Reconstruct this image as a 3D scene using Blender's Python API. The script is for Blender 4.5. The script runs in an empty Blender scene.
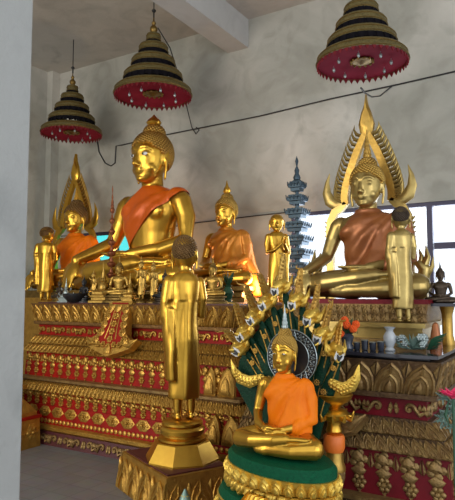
import bpy, bmesh, math, random
from math import sin, cos, pi, radians, sqrt, atan2, atan
from mathutils import Vector as V, Matrix
from mathutils.noise import noise
random.seed(4)
S = bpy.context.scene
C = S.collection
# ------------------------------------------------------------------ camera
EYE = V((0, 0, 1.55)); YAW = radians(31.6); FPX = 570.0; PITCH = atan(44/FPX)
cam = bpy.data.cameras.new('camera'); co = bpy.data.objects.new('camera', cam); C.objects.link(co)
cam.sensor_fit = 'HORIZONTAL'; cam.sensor_width = 36; cam.lens = 36*FPX/455
co.location = EYE; co.rotation_euler = (pi/2+PITCH, 0, YAW); S.camera = co
cam.clip_start = .02
Fw = V((-sin(YAW)*cos(PITCH), cos(YAW)*cos(PITCH), sin(PITCH))); Rt = V((cos(YAW), sin(YAW), 0)); Up = Rt.cross(Fw)
def at(px, py, Y):            # world point on the plane y = Y seen at that pixel of the photo
    d = Fw + Rt*((px-227.5)/FPX) + Up*((250-py)/FPX)
    return EYE + d*(Y/d.y)
# ------------------------------------------------------------------ world, light, exposure
w = bpy.data.worlds.new('world'); S.world = w; w.use_nodes = True
bg = w.node_tree.nodes['Background']; bg.inputs[0].default_value = (.88, .94, 1, 1); bg.inputs[1].default_value = 1.5
def area(name, loc, target, sx, sy, power, col):
    l = bpy.data.lights.new(name, 'AREA'); l.shape = 'RECTANGLE'; l.size = sx; l.size_y = sy; l.energy = power; l.color = col
    o = bpy.data.objects.new(name, l); C.objects.link(o); o.location = loc
    o.rotation_euler = (V(target)-V(loc)).to_track_quat('-Z', 'Y').to_euler(); return o
area('doorway_daylight', (-4.2, -2.2, 2.6), (-3.0, 5, 1.6), 3.0, 2.6, 150, (1, .90, .72))
area('right_daylight', (3.6, 1.2, 2.6), (-1.6, 4.2, 1.3), 2.6, 2.4, 60, (.86, .90, 1))
area('window_daylight', (-2.0, 6.7, 1.9), (-2.0, 3.0, 1.0), 2.3, 1.4, 60, (.86, .92, 1))
def lamp(name, loc, power, col, r=.06):
    l = bpy.data.lights.new(name, 'POINT'); l.energy = power; l.color = col; l.shadow_soft_size = r
    o = bpy.data.objects.new(name, l); C.objects.link(o); o.location = loc; return o
lamp('altar_lamp', (-3.15, 5.75, 1.62), 42, (1, .55, .30), .15)
lamp('altar_lamp_left', (-5.2, 5.85, 1.75), 20, (1, .66, .30), .10)
S.view_settings.view_transform = 'Standard'; S.view_settings.look = 'None'; S.view_settings.gamma = 1
S.view_settings.use_curve_mapping = False; S.view_settings.exposure = 0.1
# ------------------------------------------------------------------ materials
MT = {}
def mat(name, col, rough=.5, metal=0, col2=None, nscale=6, bump=0, bscale=30, emit=None, contrast=.5, spec=.5, alpha=1):
    m = bpy.data.materials.new(name); m.use_nodes = True; MT[name] = m
    n = m.node_tree.nodes; l = m.node_tree.links; b = n['Principled BSDF']
    b.inputs['Base Color'].default_value = (*col, 1); b.inputs['Roughness'].default_value = rough; b.inputs['Metallic'].default_value = metal
    b.inputs['Specular IOR Level'].default_value = spec
    tc = n.new('ShaderNodeTexCoord')
    if col2:
        t = n.new('ShaderNodeTexNoise'); t.inputs['Scale'].default_value = nscale; t.inputs['Detail'].default_value = 6; t.inputs['Roughness'].default_value = .6
        r = n.new('ShaderNodeValToRGB'); r.color_ramp.elements[0].position = .5-contrast/2; r.color_ramp.elements[1].position = .5+contrast/2
        r.color_ramp.elements[0].color = (*col, 1); r.color_ramp.elements[1].color = (*col2, 1)
        l.new(tc.outputs['Object'], t.inputs['Vector']); l.new(t.outputs['Fac'], r.inputs[0]); l.new(r.outputs[0], b.inputs['Base Color'])
    if bump:
        t2 = n.new('ShaderNodeTexNoise'); t2.inputs['Scale'].default_value = bscale; t2.inputs['Detail'].default_value = 4
        bp = n.new('ShaderNodeBump'); bp.inputs['Strength'].default_value = bump; bp.inputs['Distance'].default_value = .01
        l.new(tc.outputs['Object'], t2.inputs['Vector']); l.new(t2.outputs['Fac'], bp.inputs['Height']); l.new(bp.outputs[0], b.inputs['Normal'])
    if emit:
        b.inputs['Emission Color'].default_value = (*emit[0], 1); b.inputs['Emission Strength'].default_value = emit[1]
    return m
gold = mat('polished_gold', (.72, .42, .055), .28, .9, (.50, .26, .032), 5, .10, 18)
goldA = mat('antique_gold', (.56, .35, .08), .38, .85, (.33, .19, .04), 9, .25, 30)
goldP = mat('pale_gold', (.50, .37, .13), .34, .85, (.30, .20, .06), 6, .15, 16)
goldD = mat('dark_gold', (.30, .19, .05), .45, .8, (.12, .07, .02), 14, .4, 40)
gilt = mat('carved_gilding', (.60, .35, .065), .36, .72, (.34, .17, .03), 16, .5, 70)
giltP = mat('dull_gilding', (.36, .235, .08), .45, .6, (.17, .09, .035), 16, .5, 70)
giltB = mat('bright_gilding', (.80, .55, .10), .36, .7, (.56, .34, .05), 12, .4, 60)
brocade = mat('gold_brocade', (.20, .155, .05), .55, .45, (.065, .048, .016), 60, .5, 120)
brown = mat('bronze_curls', (.24, .13, .035), .45, .6, (.11, .055, .018), 12)
curlG = mat('gold_curls', (.50, .29, .055), .4, .8, (.25, .13, .03), 12)
red = mat('red_lacquer', (.36, .010, .004), .5, 0, (.20, .006, .003), 8, .2, 30, spec=.2)
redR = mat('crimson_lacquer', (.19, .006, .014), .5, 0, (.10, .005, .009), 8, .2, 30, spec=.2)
redU = mat('red_umbrella_lining', (.27, .016, .038), .85, 0, (.18, .010, .025), 7, spec=.1)
maroon = mat('maroon_paint', (.10, .018, .022), .45, 0, (.05, .01, .014), 10)
lace = mat('black_lace', (.008, .007, .009), 1, spec=.05)
robeO = mat('orange_robe', (.88, .215, .003), .55, 0, (.74, .14, .002), 5, .25, 14, spec=.2)
robeS = mat('satin_orange_robe', (.70, .115, .004), .34, .2, (.58, .10, .005), 6, .3, 16)
robeB = mat('copper_orange_robe', (.36, .125, .035), .36, .4, (.22, .065, .02), 9, .3, 14)
robeY = mat('amber_robe', (.66, .27, .03), .36, .45, (.48, .15, .018), 7, .3, 16)
green = mat('green_glitter', (.003, .105, .042), .6, 0, (.001, .05, .022), 60, .6, 160, spec=.15)
greenN = mat('dark_green_scales', (.002, .042, .018), .5, .1, (.001, .020, .009), 40, .6, 90, spec=.2)
white = mat('white_paint', (.70, .70, .68), .4)
black = mat('black_paint', (.012, .012, .014), .35)
silver = mat('silver_bead', (.50, .56, .54), .35, .7, (.25, .30, .30), 30)
steel = mat('blue_grey_metal', (.07, .11, .14), .42, .6, (.03, .05, .07), 10)
bronze = mat('dark_bronze', (.10, .07, .045), .42, .7, (.045, .03, .02), 12)
marig = mat('marigold_petals', (.90, .14, .01), .7, 0, (.75, .08, .006), 40, .5, 60)
pinkM = mat('pink_petals', (.75, .03, .12), .6)
leafM = mat('leaf_green', (.02, .09, .04), .5, 0, (.01, .05, .025), 10)
leafS = mat('silver_leaf', (.25, .36, .30), .45, .5, (.12, .2, .17), 20)
vaseW = mat('white_porcelain', (.42, .44, .45), .25)
darkgl = mat('dark_glass_top', (.028, .026, .034), .12)
glassy = mat('dark_glass', (.04, .045, .06), .08)
frameM = mat('violet_grey_frame', (.045, .040, .085), .5)
wire_m = mat('black_cable', (.02, .02, .022), .5)
cyanM = mat('turquoise_film', (.05, .45, .42), .5)
candle = mat('orange_wax', (.75, .17, .02), .5)
# plaster: grey with large stains, mottling, dirt streaks
def plaster(name, a, b, c, bump=.15, warm=None):
    m = bpy.data.materials.new(name); m.use_nodes = True; n = m.node_tree.nodes; l = m.node_tree.links; bs = n['Principled BSDF']
    bs.inputs['Roughness'].default_value = .85
    tc = n.new('ShaderNodeTexCoord')
    def nz(s, d, dist=0):
        t = n.new('ShaderNodeTexNoise'); t.inputs['Scale'].default_value = s; t.inputs['Detail'].default_value = d; t.inputs['Distortion'].default_value = dist
        l.new(tc.outputs['Object'], t.inputs['Vector']); return t
    t1 = nz(.7, 7, .6); r1 = n.new('ShaderNodeValToRGB'); e = r1.color_ramp.elements
    e[0].position = .38; e[0].color = (*a, 1); e[1].position = .62; e[1].color = (*b, 1); l.new(t1.outputs['Fac'], r1.inputs[0])
    t2 = nz(2.6, 9, 1.2); r2 = n.new('ShaderNodeValToRGB'); r2.color_ramp.elements[0].position = .30; r2.color_ramp.elements[1].position = .52
    r2.color_ramp.elements[0].color = (1, 1, 1, 1); r2.color_ramp.elements[1].color = (0, 0, 0, 1); l.new(t2.outputs['Fac'], r2.inputs[0])
    mx = n.new('ShaderNodeMix'); mx.data_type = 'RGBA'; l.new(r1.outputs[0], mx.inputs[6]); mx.inputs[7].default_value = (*c, 1)
    mm = n.new('ShaderNodeMath'); mm.operation = 'MULTIPLY'; mm.inputs[1].default_value = .5; l.new(r2.outputs[0], mm.inputs[0]); l.new(mm.outputs[0], mx.inputs[0])
    l.new(mx.outputs[2], bs.inputs['Base Color'])
    t3 = nz(22, 6); bp = n.new('ShaderNodeBump'); bp.inputs['Strength'].default_value = bump; bp.inputs['Distance'].default_value = .02
    l.new(t3.outputs['Fac'], bp.inputs['Height']); l.new(bp.outputs[0], bs.inputs['Normal'])
    MT[name] = m; return m
wallM = plaster('stained_plaster', (.34, .335, .29), (.58, .555, .50), (.25, .24, .20))
ceilM = plaster('ceiling_plaster', (.42, .395, .36), (.52, .49, .445), (.30, .28, .255))
pillM = plaster('grey_pillar_plaster', (.30, .30, .285), (.37, .37, .35), (.19, .195, .185), .3)
beamM = plaster('beam_plaster', (.47, .46, .44), (.52, .51, .49), (.40, .385, .37))
# floor: woven grey carpet tiles
def floor_mat():
    m = bpy.data.materials.new('grey_floor_tiles'); m.use_nodes = True; n = m.node_tree.nodes; l = m.node_tree.links; bs = n['Principled BSDF']
    tc = n.new('ShaderNodeTexCoord'); br = n.new('ShaderNodeTexBrick'); l.new(tc.outputs['Object'], br.inputs['Vector'])
    br.inputs['Color1'].default_value = (.19, .19, .19, 1); br.inputs['Color2'].default_value = (.25, .245, .245, 1); br.inputs['Mortar'].default_value = (.14, .125, .135, 1)
    br.inputs['Scale'].default_value = 1; br.inputs['Brick Width'].default_value = .20; br.inputs['Row Height'].default_value = .20; br.inputs['Mortar Size'].default_value = .006; br.offset = 0
    t = n.new('ShaderNodeTexNoise'); t.inputs['Scale'].default_value = 9; t.inputs['Detail'].default_value = 8; l.new(tc.outputs['Object'], t.inputs['Vector'])
    mx = n.new('ShaderNodeMix'); mx.data_type = 'RGBA'; mx.blend_type = 'MULTIPLY'; mx.inputs[0].default_value = .6
    l.new(br.outputs[0], mx.inputs[6]); l.new(t.outputs['Color'], mx.inputs[7])
    mx2 = n.new('ShaderNodeMix'); mx2.data_type = 'RGBA'; mx2.inputs[0].default_value = .35; mx2.inputs[7].default_value = (.20, .19, .195, 1); l.new(mx.outputs[2], mx2.inputs[6])
    l.new(mx2.outputs[2], bs.inputs['Base Color']); bs.inputs['Roughness'].default_value = .45
    return m
floorM = floor_mat()
# ------------------------------------------------------------------ mesh helpers
class MB:
    def __init__(s): s.v = []; s.f = []
    def add(s, vs, fs):
        k = len(s.v); s.v += [V(p) for p in vs]; s.f += [tuple(i+k for i in f) for f in fs]; return s
    def xf(s, M, k=0):
        for i in range(k, len(s.v)): s.v[i] = M @ s.v[i]
        return s
    def box(s, a, b):
        x0, y0, z0 = a; x1, y1, z1 = b
        return s.add([(x0,y0,z0),(x1,y0,z0),(x1,y1,z0),(x0,y1,z0),(x0,y0,z1),(x1,y0,z1),(x1,y1,z1),(x0,y1,z1)],
            [(0,3,2,1),(4,5,6,7),(0,1,5,4),(1,2,6,5),(2,3,7,6),(3,0,4,7)])
    def loft(s, rings, cap=True):                # rings: equal length loops
        n = len(rings[0]); vs = [p for r in rings for p in r]; fs = []
        for i in range(len(rings)-1):
            for j in range(n):
                a = i*n+j; b = i*n+(j+1) % n; fs.append((a, b, b+n, a+n))
        if cap:
            fs.append(tuple(reversed(range(n)))); fs.append(tuple((len(rings)-1)*n+j for j in range(n)))
        return s.add(vs, fs)
    def stack(s, rows, seg=24):                  # rows: (z, rx, ry, cx, cy)
        return s.loft([[V((r[3]+r[1]*cos(2*pi*j/seg), r[4]+r[2]*sin(2*pi*j/seg), r[0])) for j in range(seg)] for r in rows])
    def lathe(s, prof, seg=32, ell=1, c=(0,0)):  # prof: (r, z)
        return s.loft([[V((c[0]+r*cos(2*pi*j/seg), c[1]+r*ell*sin(2*pi*j/seg), z)) for j in range(seg)] for r, z in prof])
    def shell(s, prof, seg=32):                  # closed profile loop, no caps
        prof = list(prof)+[prof[0]]
        return s.loft([[V((r*cos(2*pi*j/seg), r*sin(2*pi*j/seg), z)) for j in range(seg)] for r, z in prof], False)
    def ngon(s, prof, n, rot=0):
        return s.loft([[V((r*cos(2*pi*j/n+rot), r*sin(2*pi*j/n+rot), z)) for j in range(n)] for r, z in prof])
    def tube(s, pts, rad, seg=10, flat=1.0, fdir=None, rnd=True):
        pts = [V(p) for p in pts]
        if not hasattr(rad, '__len__'): rad = [rad]*len(pts)
        P = [pts[0]]; Rr = [rad[0]]
        if rnd:
            d0 = (pts[0]-pts[1]).normalized(); P = [pts[0]+d0*rad[0]*.9, pts[0]+d0*rad[0]*.55]; Rr = [rad[0]*.3, rad[0]*.8]
            P.append(pts[0]); Rr.append(rad[0])
        P += pts[1:]; Rr += list(rad[1:])
        if rnd:
            d1 = (pts[-1]-pts[-2]).normalized(); P += [pts[-1]+d1*rad[-1]*.55, pts[-1]+d1*rad[-1]*.9]; Rr += [rad[-1]*.8, rad[-1]*.3]
        rings = []; up = V(fdir) if fdir else V((.13, .31, .94))
        for i, p in enumerate(P):
            t = (P[min(i+1, len(P)-1)]-P[max(i-1, 0)]).normalized()
            a = up-t*up.dot(t)
            if a.length < 1e-4: a = V((1, 0, 0))-t*t.x
            a.normalize(); b = t.cross(a)
            if not fdir: up = a
            rings.append([p+a*cos(2*pi*j/seg)*Rr[i]*flat+b*sin(2*pi*j/seg)*Rr[i] for j in range(seg)])
        return s.loft(rings)
    def ell(s, c, r, seg=14, M=None):
        rows = []; n = max(6, seg//2+1)
        k = len(s.v)
        rings = [[V((r[0]*sin(pi*(i+.12)/(n+.24-1+.0))*cos(2*pi*j/seg), r[1]*sin(pi*(i+.12)/(n-.76))*sin(2*pi*j/seg), -r[2]*cos(pi*(i+.12)/(n-.76)))) for j in range(seg)] for i in range(n)]
        s.loft(rings)
        for i in range(k, len(s.v)):
            p = s.v[i]
            if M: p = M @ p
            s.v[i] = p+V(c)
        return s
    def plate(s, poly, O, U, W, N, d, bev=.0, back=0):   # polygon (u,v) raised by d along N, bevelled
        cu = sum(p[0] for p in poly)/len(poly); cv = sum(p[1] for p in poly)/len(poly)
        O = V(O); U = V(U); W = V(W); N = V(N)
        A = [O+U*u+W*v-N*back for u, v in poly]; k = 1-bev
        B = [O+U*(u)+W*(v)+N*d*(.5 if bev else 1) for u, v in poly]
        rings = [A, B]
        if bev: rings.append([O+U*(cu+(u-cu)*k)+W*(cv+(v-cv)*k)+N*d for u, v in poly])
        return s.loft(rings)
    def mesh(s, name='m'):
        me = bpy.data.meshes.new(name); me.from_pydata([tuple(p) for p in s.v], [], s.f); me.update(); return me
def orient(me):
    bm = bmesh.new(); bm.from_mesh(me); bmesh.ops.recalc_face_normals(bm, faces=bm.faces); bm.to_mesh(me); bm.free()
def smooth(me, ang=None):
    me.polygons.foreach_set('use_smooth', [True]*len(me.polygons))
    if ang is not None and hasattr(me, 'set_sharp_from_angle'): me.set_sharp_from_angle(angle=radians(ang))
def obj(name, mb, m, parent=None, sm=40, label=None):
    me = mb.mesh(name) if isinstance(mb, MB) else mb
    if isinstance(mb, MB): orient(me)
    me.name = name
    if sm: smooth(me, sm)
    me.materials.clear(); me.materials.append(m)
    o = bpy.data.objects.new(name, me); C.objects.link(o)
    if parent: o.parent = parent
    if label: o['label'] = label
    return o
def tag(o, label=None, cat=None, group=None, kind=None):
    if label: o['label'] = label
    if cat: o['category'] = cat
    if group: o['group'] = group
    if kind: o['kind'] = kind
    return o
def thing(name, label, cat, loc=(0,0,0), rotz=0, sc=1, group=None):
    o = bpy.data.objects.new(name, None); C.objects.link(o); o.location = loc; o.rotation_euler = (0, 0, rotz); o.scale = (sc,)*3
    o.empty_display_size = .05
    return tag(o, label, cat, group)
def dup(root, loc, rotz, sc, label, group=None, swap=None, skip=()):
    def rec(o, par):
        if o.name.split('.')[0] in skip: return None
        c = o.copy(); C.objects.link(c)
        if par: c.parent = par
        if swap and o.type == 'MESH' and o.data.materials and o.data.materials[0].name in swap:
            c.data = o.data.copy(); c.data.materials[0] = swap[o.data.materials[0].name]
        for ch in list(o.children): rec(ch, c)
        return c
    r = rec(root, None); r.location = loc; r.rotation_euler = (0, 0, rotz); r.scale = sc if hasattr(sc, '__len__') else (sc,)*3; r['label'] = label
    if group: r['group'] = group
    elif 'group' in r: del r['group']
    return r
def fuse(mb, vox, it=3):
    me = mb.mesh('tmp'); orient(me); o = bpy.data.objects.new('tmp', me); C.objects.link(o)
    m = o.modifiers.new('r', 'REMESH'); m.mode = 'VOXEL'; m.voxel_size = vox
    if it: s = o.modifiers.new('s', 'SMOOTH'); s.iterations = it; s.factor = .5
    dg = bpy.context.evaluated_depsgraph_get(); dg.update()
    out = bpy.data.meshes.new_from_object(o.evaluated_get(dg)); bpy.data.objects.remove(o); bpy.data.meshes.remove(me)
    return out
def cut(me, planes, thick=0):           # keep the side opposite each plane's normal
    bm = bmesh.new(); bm.from_mesh(me)
    for co_, no in planes:
        bmesh.ops.bisect_plane(bm, geom=bm.verts[:]+bm.edges[:]+bm.faces[:], plane_co=co_, plane_no=no, clear_outer=True)
    bm.to_mesh(me); bm.free(); return me
# ------------------------------------------------------------------ the setting
WY = 6.4; WX = -7.32; CZ = 5.2
def struct(name, mb, m, parent=None, sm=None):
    o = obj(name, mb, m, parent, sm)
    if not parent: o['kind'] = 'structure'
    return o
struct('floor', MB().box((WX-.3, -4.0, -.2), (4.5, WY+.3, 0)), floorM)
struct('ceiling', MB().box((WX-.3, -1.0, CZ), (4.5, WY+.3, CZ+.2)), ceilM)
struct('wall_left', MB().box((WX-.3, -1.0, 0), (WX, WY+.3, CZ)), wallM)
W1 = (-3.01, 1.2, 1.0, 2.553); W2 = (-6.75, -5.30, 1.55, 2.50)
wb = MB()
wb.box((WX, WY, 0), (4.5, WY+.3, W1[2])); wb.box((WX, WY, W1[3]), (4.5, WY+.3, CZ))
wb.box((WX, WY, W1[2]), (W2[0], WY+.3, W1[3])); wb.box((W2[1], WY, W1[2]), (W1[0], WY+.3, W1[3])); wb.box((W1[1], WY, W1[2]), (4.5, WY+.3, W1[3]))
wb.box((W2[0], WY, W1[2]), (W2[1], WY+.3, W2[2])); wb.box((W2[0], WY, W2[3]), (W2[1], WY+.3, W1[3]))
struct('wall_back', wb, wallM)
gm = bpy.data.materials.new('window_glass'); gm.use_nodes = True; nn = gm.node_tree.nodes; nn.clear()
o_ = nn.new('ShaderNodeOutputMaterial'); mxs = nn.new('ShaderNodeMixShader'); tr = nn.new('ShaderNodeBsdfTransparent'); gl = nn.new('ShaderNodeBsdfGlossy')
tr.inputs[0].default_value = (.95, .97, 1, 1); gl.inputs['Roughness'].default_value = .02; mxs.inputs[0].default_value = .06
gm.node_tree.links.new(tr.outputs[0], mxs.inputs[1]); gm.node_tree.links.new(gl.outputs[0], mxs.inputs[2]); gm.node_tree.links.new(mxs.outputs[0], o_.inputs[0])
gc = gm.copy(); gc.name = 'turquoise_window_glass'; gc.node_tree.nodes['Transparent BSDF'].inputs[0].default_value = (.30, .80, .78, 1)
def window(name, w_, mulls, trans, glass):
    x0, x1, z0, z1 = w_
    f = MB(); y0 = WY+.02; y1 = WY+.09; t = .045
    f.box((x0, y0, z0), (x1, y1, z0+t)); f.box((x0, y0, z1-t), (x1, y1, z1)); f.box((x0, y0, z0+t), (x0+t, y1, z1-t)); f.box((x1-t, y0, z0+t), (x1, y1, z1-t))
    for m in mulls: f.box((m-.03, y0-.005, z0+t), (m+.03, y1, z1-t))
    xs = [x0]+list(mulls)+[x1]
    for m in trans:
        for a, b in (zip(xs[1:], xs[2:])): f.box((a+.04, y0+.004, m-.035), (b-.04, y1-.004, m+.035))
    root = struct(name, f, frameM)
    obj('window_glass', MB().box((x0+.02, y0+.03, z0+.02), (x1-.02, y0+.036, z1-.02)), glass, root, None)
    return root
window('window_1', W1, [-1.36, -.5, .35], [2.07], gm)
window('window_2', W2, [-5.95], [], gc)
# ceiling beam running towards the viewer, and the concrete beam along the wall corner
struct('trim_1', MB().box((-3.93, -1.0, 4.81), (-3.61, WY, CZ)), beamM)
# foreground pillar
pr = at(38, 0, 1.35); pr2 = at(19, 480, 1.35)
pb = MB().box((-3.2, 1.0, 0), (0, 1.36, CZ))
px_ = at(28.5, 250, 1.35).x
pb = MB(); x1 = px_; x0 = x1-.42; y0, y1, bv = .93, 1.35, .012
pb.loft([[V(p) for p in ((x0,y0,z),(x1-bv,y0,z),(x1,y0+bv,z),(x1,y1-bv,z),(x1-bv,y1,z),(x0,y1,z))] for z in (0, CZ)])
struct('trim_2', pb, pillM)
# pilaster in the far corner
struct('trim_3', MB().box((WX, WY-.16, 0), (WX+.12, WY, CZ)), wallM)
# outside ground seen through the window
tag(obj('trim_4', MB().box((-9, 7.2, -.4), (6, 14, -.3)), mat('pale_paving', (.45, .45, .43), .8), None, None), kind='structure')
# ------------------------------------------------------------------ relief motifs
def ogive(w, h, n=5):                     # pointed leaf outline, base at v=0
    R = [(w*.5*(sin(pi*.5*(1-(t/n)**1.6))**.8 if t < n else 0), h*t/n) for t in range(n+1)]
    return R[:-1]+[(0, h)]+[(-a, b) for a, b in reversed(R[:-1])]
def disc(r, n=8, c=(0,0), s=1): return [(c[0]+r*cos(2*pi*i/n), c[1]+s*r*sin(2*pi*i/n)) for i in range(n)]
def m_leaf(b, O, U, W, N, w_, h):
    O = V(O); U = V(U); W = V(W); N = V(N); r = min(w_, h)*.055
    b.plate(ogive(w_*.96, h, 4), O, U, W, N, .006, .12, .004)
    for k, z in ((.93, .006), (.60, .010)):
        b.tube([O+U*u*k+W*v*k+N*z for u, v in ogive(w_, h, 4)], r, 4, rnd=False)
    b.plate(ogive(w_*.30, h*.40, 3), O, U, W, N, .016, .4, .003)
    b.plate([(0, h*.98), (w_*.07, h*.62), (0, h*.50), (-w_*.07, h*.62)], O, U, W, N, .014, .4, .003)
    for s_ in (-1, 1): b.plate([(s_*w_*.5, h*.50), (s_*w_*.34, h*.78), (s_*w_*.5, h*1.0)], O, U, W, N, .012, .3, .003)
def m_flower(b, O, U, W, N, r, pet=6):
    O = V(O)
    for i in range(pet):
        a = 2*pi*i/pet; cu, cv = .58*r*cos(a), .58*r*sin(a)
        b.plate(disc(r*.36, 6, (cu, cv)), O, U, W, N, .012, .4, .003)
    b.plate(disc(r*.34, 7), O+V(N)*.006, U, W, N, .018, .4, .004)
def m_pend(b, O, U, W, N, w_, h):         # volute on top, blossom, hanging bead
    O = V(O); W_ = V(W)
    m_flower(b, O+W_*h*.78, U, W, N, w_*.44, 5); b.plate(ogive(w_*.5, h*.26), O+W_*h*.74+V(N)*.008, U, W, N, .02, .35, .004)
    b.plate([(-w_*.32, h*.52), (0, h*.66), (w_*.32, h*.52), (w_*.16, h*.40), (-w_*.16, h*.40)], O, U, W, N, .014, .3, .003)
    m_flower(b, O+W_*h*.25, U, W, N, w_*.32, 6)
    b.plate([(0, -h*.02), (w_*.1, h*.08), (-w_*.1, h*.08)], O, U, W, N, .01, .2, .003)
    for s_ in (-1, 1): b.plate([(s_*w_*.47, h*.95), (s_*w_*.34, h*.7), (s_*w_*.47, h*.6)], O, U, W, N, .009, .3, .003)
def m_rhomb(b, O, U, W, N, w_, h):
    O = V(O)
    b.plate([(-w_*.48, 0), (-w_*.2, h*.46), (w_*.2, h*.46), (w_*.48, 0), (w_*.2, -h*.46), (-w_*.2, -h*.46)], O, U, W, N, .008, .12, .003)
    m_flower(b, O+V(N)*.006, U, W, N, h*.36, 6)
    for s_ in (-1, 1): b.plate(disc(h*.13, 6, (s_*w_*.30, 0)), O+V(N)*.004, U, W, N, .012, .3, .003)
def m_scroll(b, O, U, W, N, w_, h, s_=1):
    O = V(O); U = V(U); W = V(W); N = V(N)
    pts = [O+U*(h*.36*(1-i/15)*cos(pi*1.7*i/11)*s_)+W*(h*.36*(1-i/15)*sin(pi*1.7*i/11))+N*.008 for i in range(12)]
    b.tube(pts, [h*.13*(1-.45*i/12) for i in range(12)], 6)
    b.tube([O+U*s_*h*.38+N*.008, O+U*s_*w_*.30-W*h*.30+N*.008, O+U*s_*w_*.54-W*h*.05+N*.006], [h*.13, h*.15, h*.05], 6)
    for q, e in ((.30, .25), (.42, .32), (.50, -.28), (-.42, .3), (-.40, -.28)): b.plate(ogive(h*.28, h*.40*(1 if e > 0 else -1), 3), O+U*s_*w_*q-W*h*(.05 if e > 0 else -.02), U, W, N, .014, .4, .003)
    b.plate(disc(h*.15, 6), O, U, W, N, .018, .4, .003)
def m_bead(b, O, U, W, N, w_, h): b.plate(disc(min(w_, h)*.42, 7), O, U, W, N, .012, .4, .003)
def m_rope(b, O, U, W, N, w_, h): b.plate([(-w_*.5, -h*.45), (0, -h*.5), (w_*.55, h*.45), (w_*.05, h*.5)], O, U, W, N, .008, .3, .003)
# stepped altar body: outline + per-edge flare, list of tiers
def offset_poly(P, mult, d):
    n = len(P); out = []
    for i in range(n):
        a, b, c = V(P[i-1]), V(P[i]), V(P[(i+1) % n])
        e1 = (b-a).normalized(); e2 = (c-b).normalized(); n1 = V((e1.y, -e1.x)); n2 = V((e2.y, -e2.x))
        d1 = d*mult[i-1]; d2 = d*mult[i]
        out.append(b+n1*d1+n2*d2)
    return out
PK = 1.0
def altar(root, P, mult, tiers, edges, mats):
    for t in tiers:
        name, mk, prof, rel = t[:4]
        m = mats['ground' if mk == 'gilt' and rel else mk]; b = MB()
        rings = [[V((p.x, p.y, z)) for p in offset_poly(P, mult, d)] for d, z in prof]
        b.loft(rings); part = obj(name, b, m, root, 30)
        if rel:
            fn, pitch, rm = rel[:3]; rb = MB(); pitch *= PK
            rel_rows = rel[3] if len(rel) > 3 else [(0, 1)]
            (d0, z0), (d1, z1) = prof[0], prof[-1]
            for (ia, length) in edges:
                for f0, f1 in rel_rows:
                    za, zb = z0+(z1-z0)*f0, z0+(z1-z0)*f1          # za upper? profiles run top to bottom
                    zl, zh = min(za, zb), max(za, zb)
                    dl = max(d for d, z in prof); 
                    dlow = d1 if z1 < z0 else d0; dhigh = d0 if z1 < z0 else d1
                    q0 = offset_poly(P, mult, dlow); q1 = offset_poly(P, mult, dhigh)
                    zz0, zz1 = min(z0, z1), max(z0, z1)
                    def pt(q_, z): return V((q_.x, q_.y, z))
                    n = len(P); a0, b0 = pt(q0[ia], zz0), pt(q0[(ia+1) % n], zz0); a1, b1 = pt(q1[ia], zz1), pt(q1[(ia+1) % n], zz1)
                    k = max(1, round((b0-a0).length/pitch)); U = (b0-a0).normalized()
                    for j in range(k):
                        f = (j+.5)/k
                        lo = a0.lerp(b0, f); hi = a1.lerp(b1, f); Wd = hi-lo; tl, th = (zl-zz0)/(zz1-zz0), (zh-zz0)/(zz1-zz0)
                        L = Wd.length; Wn = Wd.normalized(); N = U.cross(Wn).normalized()
                        base = lo+Wd*tl; h = L*(th-tl)
                        wd = (b0-a0).length/k
                        if fn in (m_leaf, m_pend): fn(rb, base+N*.001, U, Wn, N, wd, h*.95)
                        elif fn is m_flower: fn(rb, base+Wn*h/2, U, Wn, N, h*.4)
                        elif fn is m_scroll: fn(rb, base+Wn*h/2, U, Wn, N, wd, h*.85, 1 if j % 2 else -1)
                        else: fn(rb, base+Wn*h/2, U, Wn, N, wd, h*.9)
            obj('gilt_carving', rb, mats[rm], part, 50)
def tiers(z, top=True):
    # z: callable shifting heights
    return [
     ('altar_top', 'dark', [(-.03, z(1.457)), (-.01, z(1.457)), (-.01, z(1.44))], None),
     ('lotus_cornice', 'gilt', [(.07, z(1.445)), (.045, z(1.34)), (.015, z(1.25))], (m_leaf, .145, 'gilt')),
     ('cornice_lip', 'gilt', [(.0, z(1.25)), (.035, z(1.245)), (.035, z(1.215)), (-.01, z(1.205))], (m_rope, .03, 'gilt')),
     ('scroll_frieze', 'red', [(-.03, z(1.205)), (-.03, z(1.09))], (m_scroll, .16, 'gilt')),
     ('lotus_moulding', 'gilt', [(.0, z(1.09)), (.02, z(1.06)), (.06, z(1.0)), (.105, z(.95)), (.14, z(.915))], (m_leaf, .062, 'gilt', [(0, .5), (.5, 1)])),
     ('pendant_frieze', 'red', [(.10, z(.915)), (.12, z(.655))], (m_pend, .128, 'gilt')),
     ('middle_lip', 'lip', [(.16, z(.655)), (.19, z(.645)), (.19, z(.622)), (.15, z(.612))], None),
     ('feather_moulding', 'gilt', [(.15, z(.612)), (.168, z(.575)), (.205, z(.51))], (m_leaf, .055, 'gilt')),
     ('lower_pendant_frieze', 'red', [(.17, z(.51)), (.185, z(.375))], (m_pend, .125, 'gilt')),
     ('rosette_frieze', 'red', [(.20, z(.375)), (.225, z(.255))], (m_rhomb, .20, 'gilt')),
     ('bead_frieze', 'red', [(.225, z(.255)), (.235, z(.19))], (m_bead, .055, 'gilt')),
     ('base_lip', 'gilt', [(.25, z(.19)), (.285, z(.18)), (.285, z(.145)), (.26, z(.125))], None),
     ('base_panel', 'maroon', [(.27, z(.125)), (.31, z(.0))], (m_scroll, .17, 'lip')),
    ]
gndM = mat('gilded_ground_crevice_shade', (.26, .13, .03), .48, .55, (.10, .045, .012), 26, .6, 60)  # gilding behind the relief, darkened to paint in the shade of carved crevices
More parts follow.
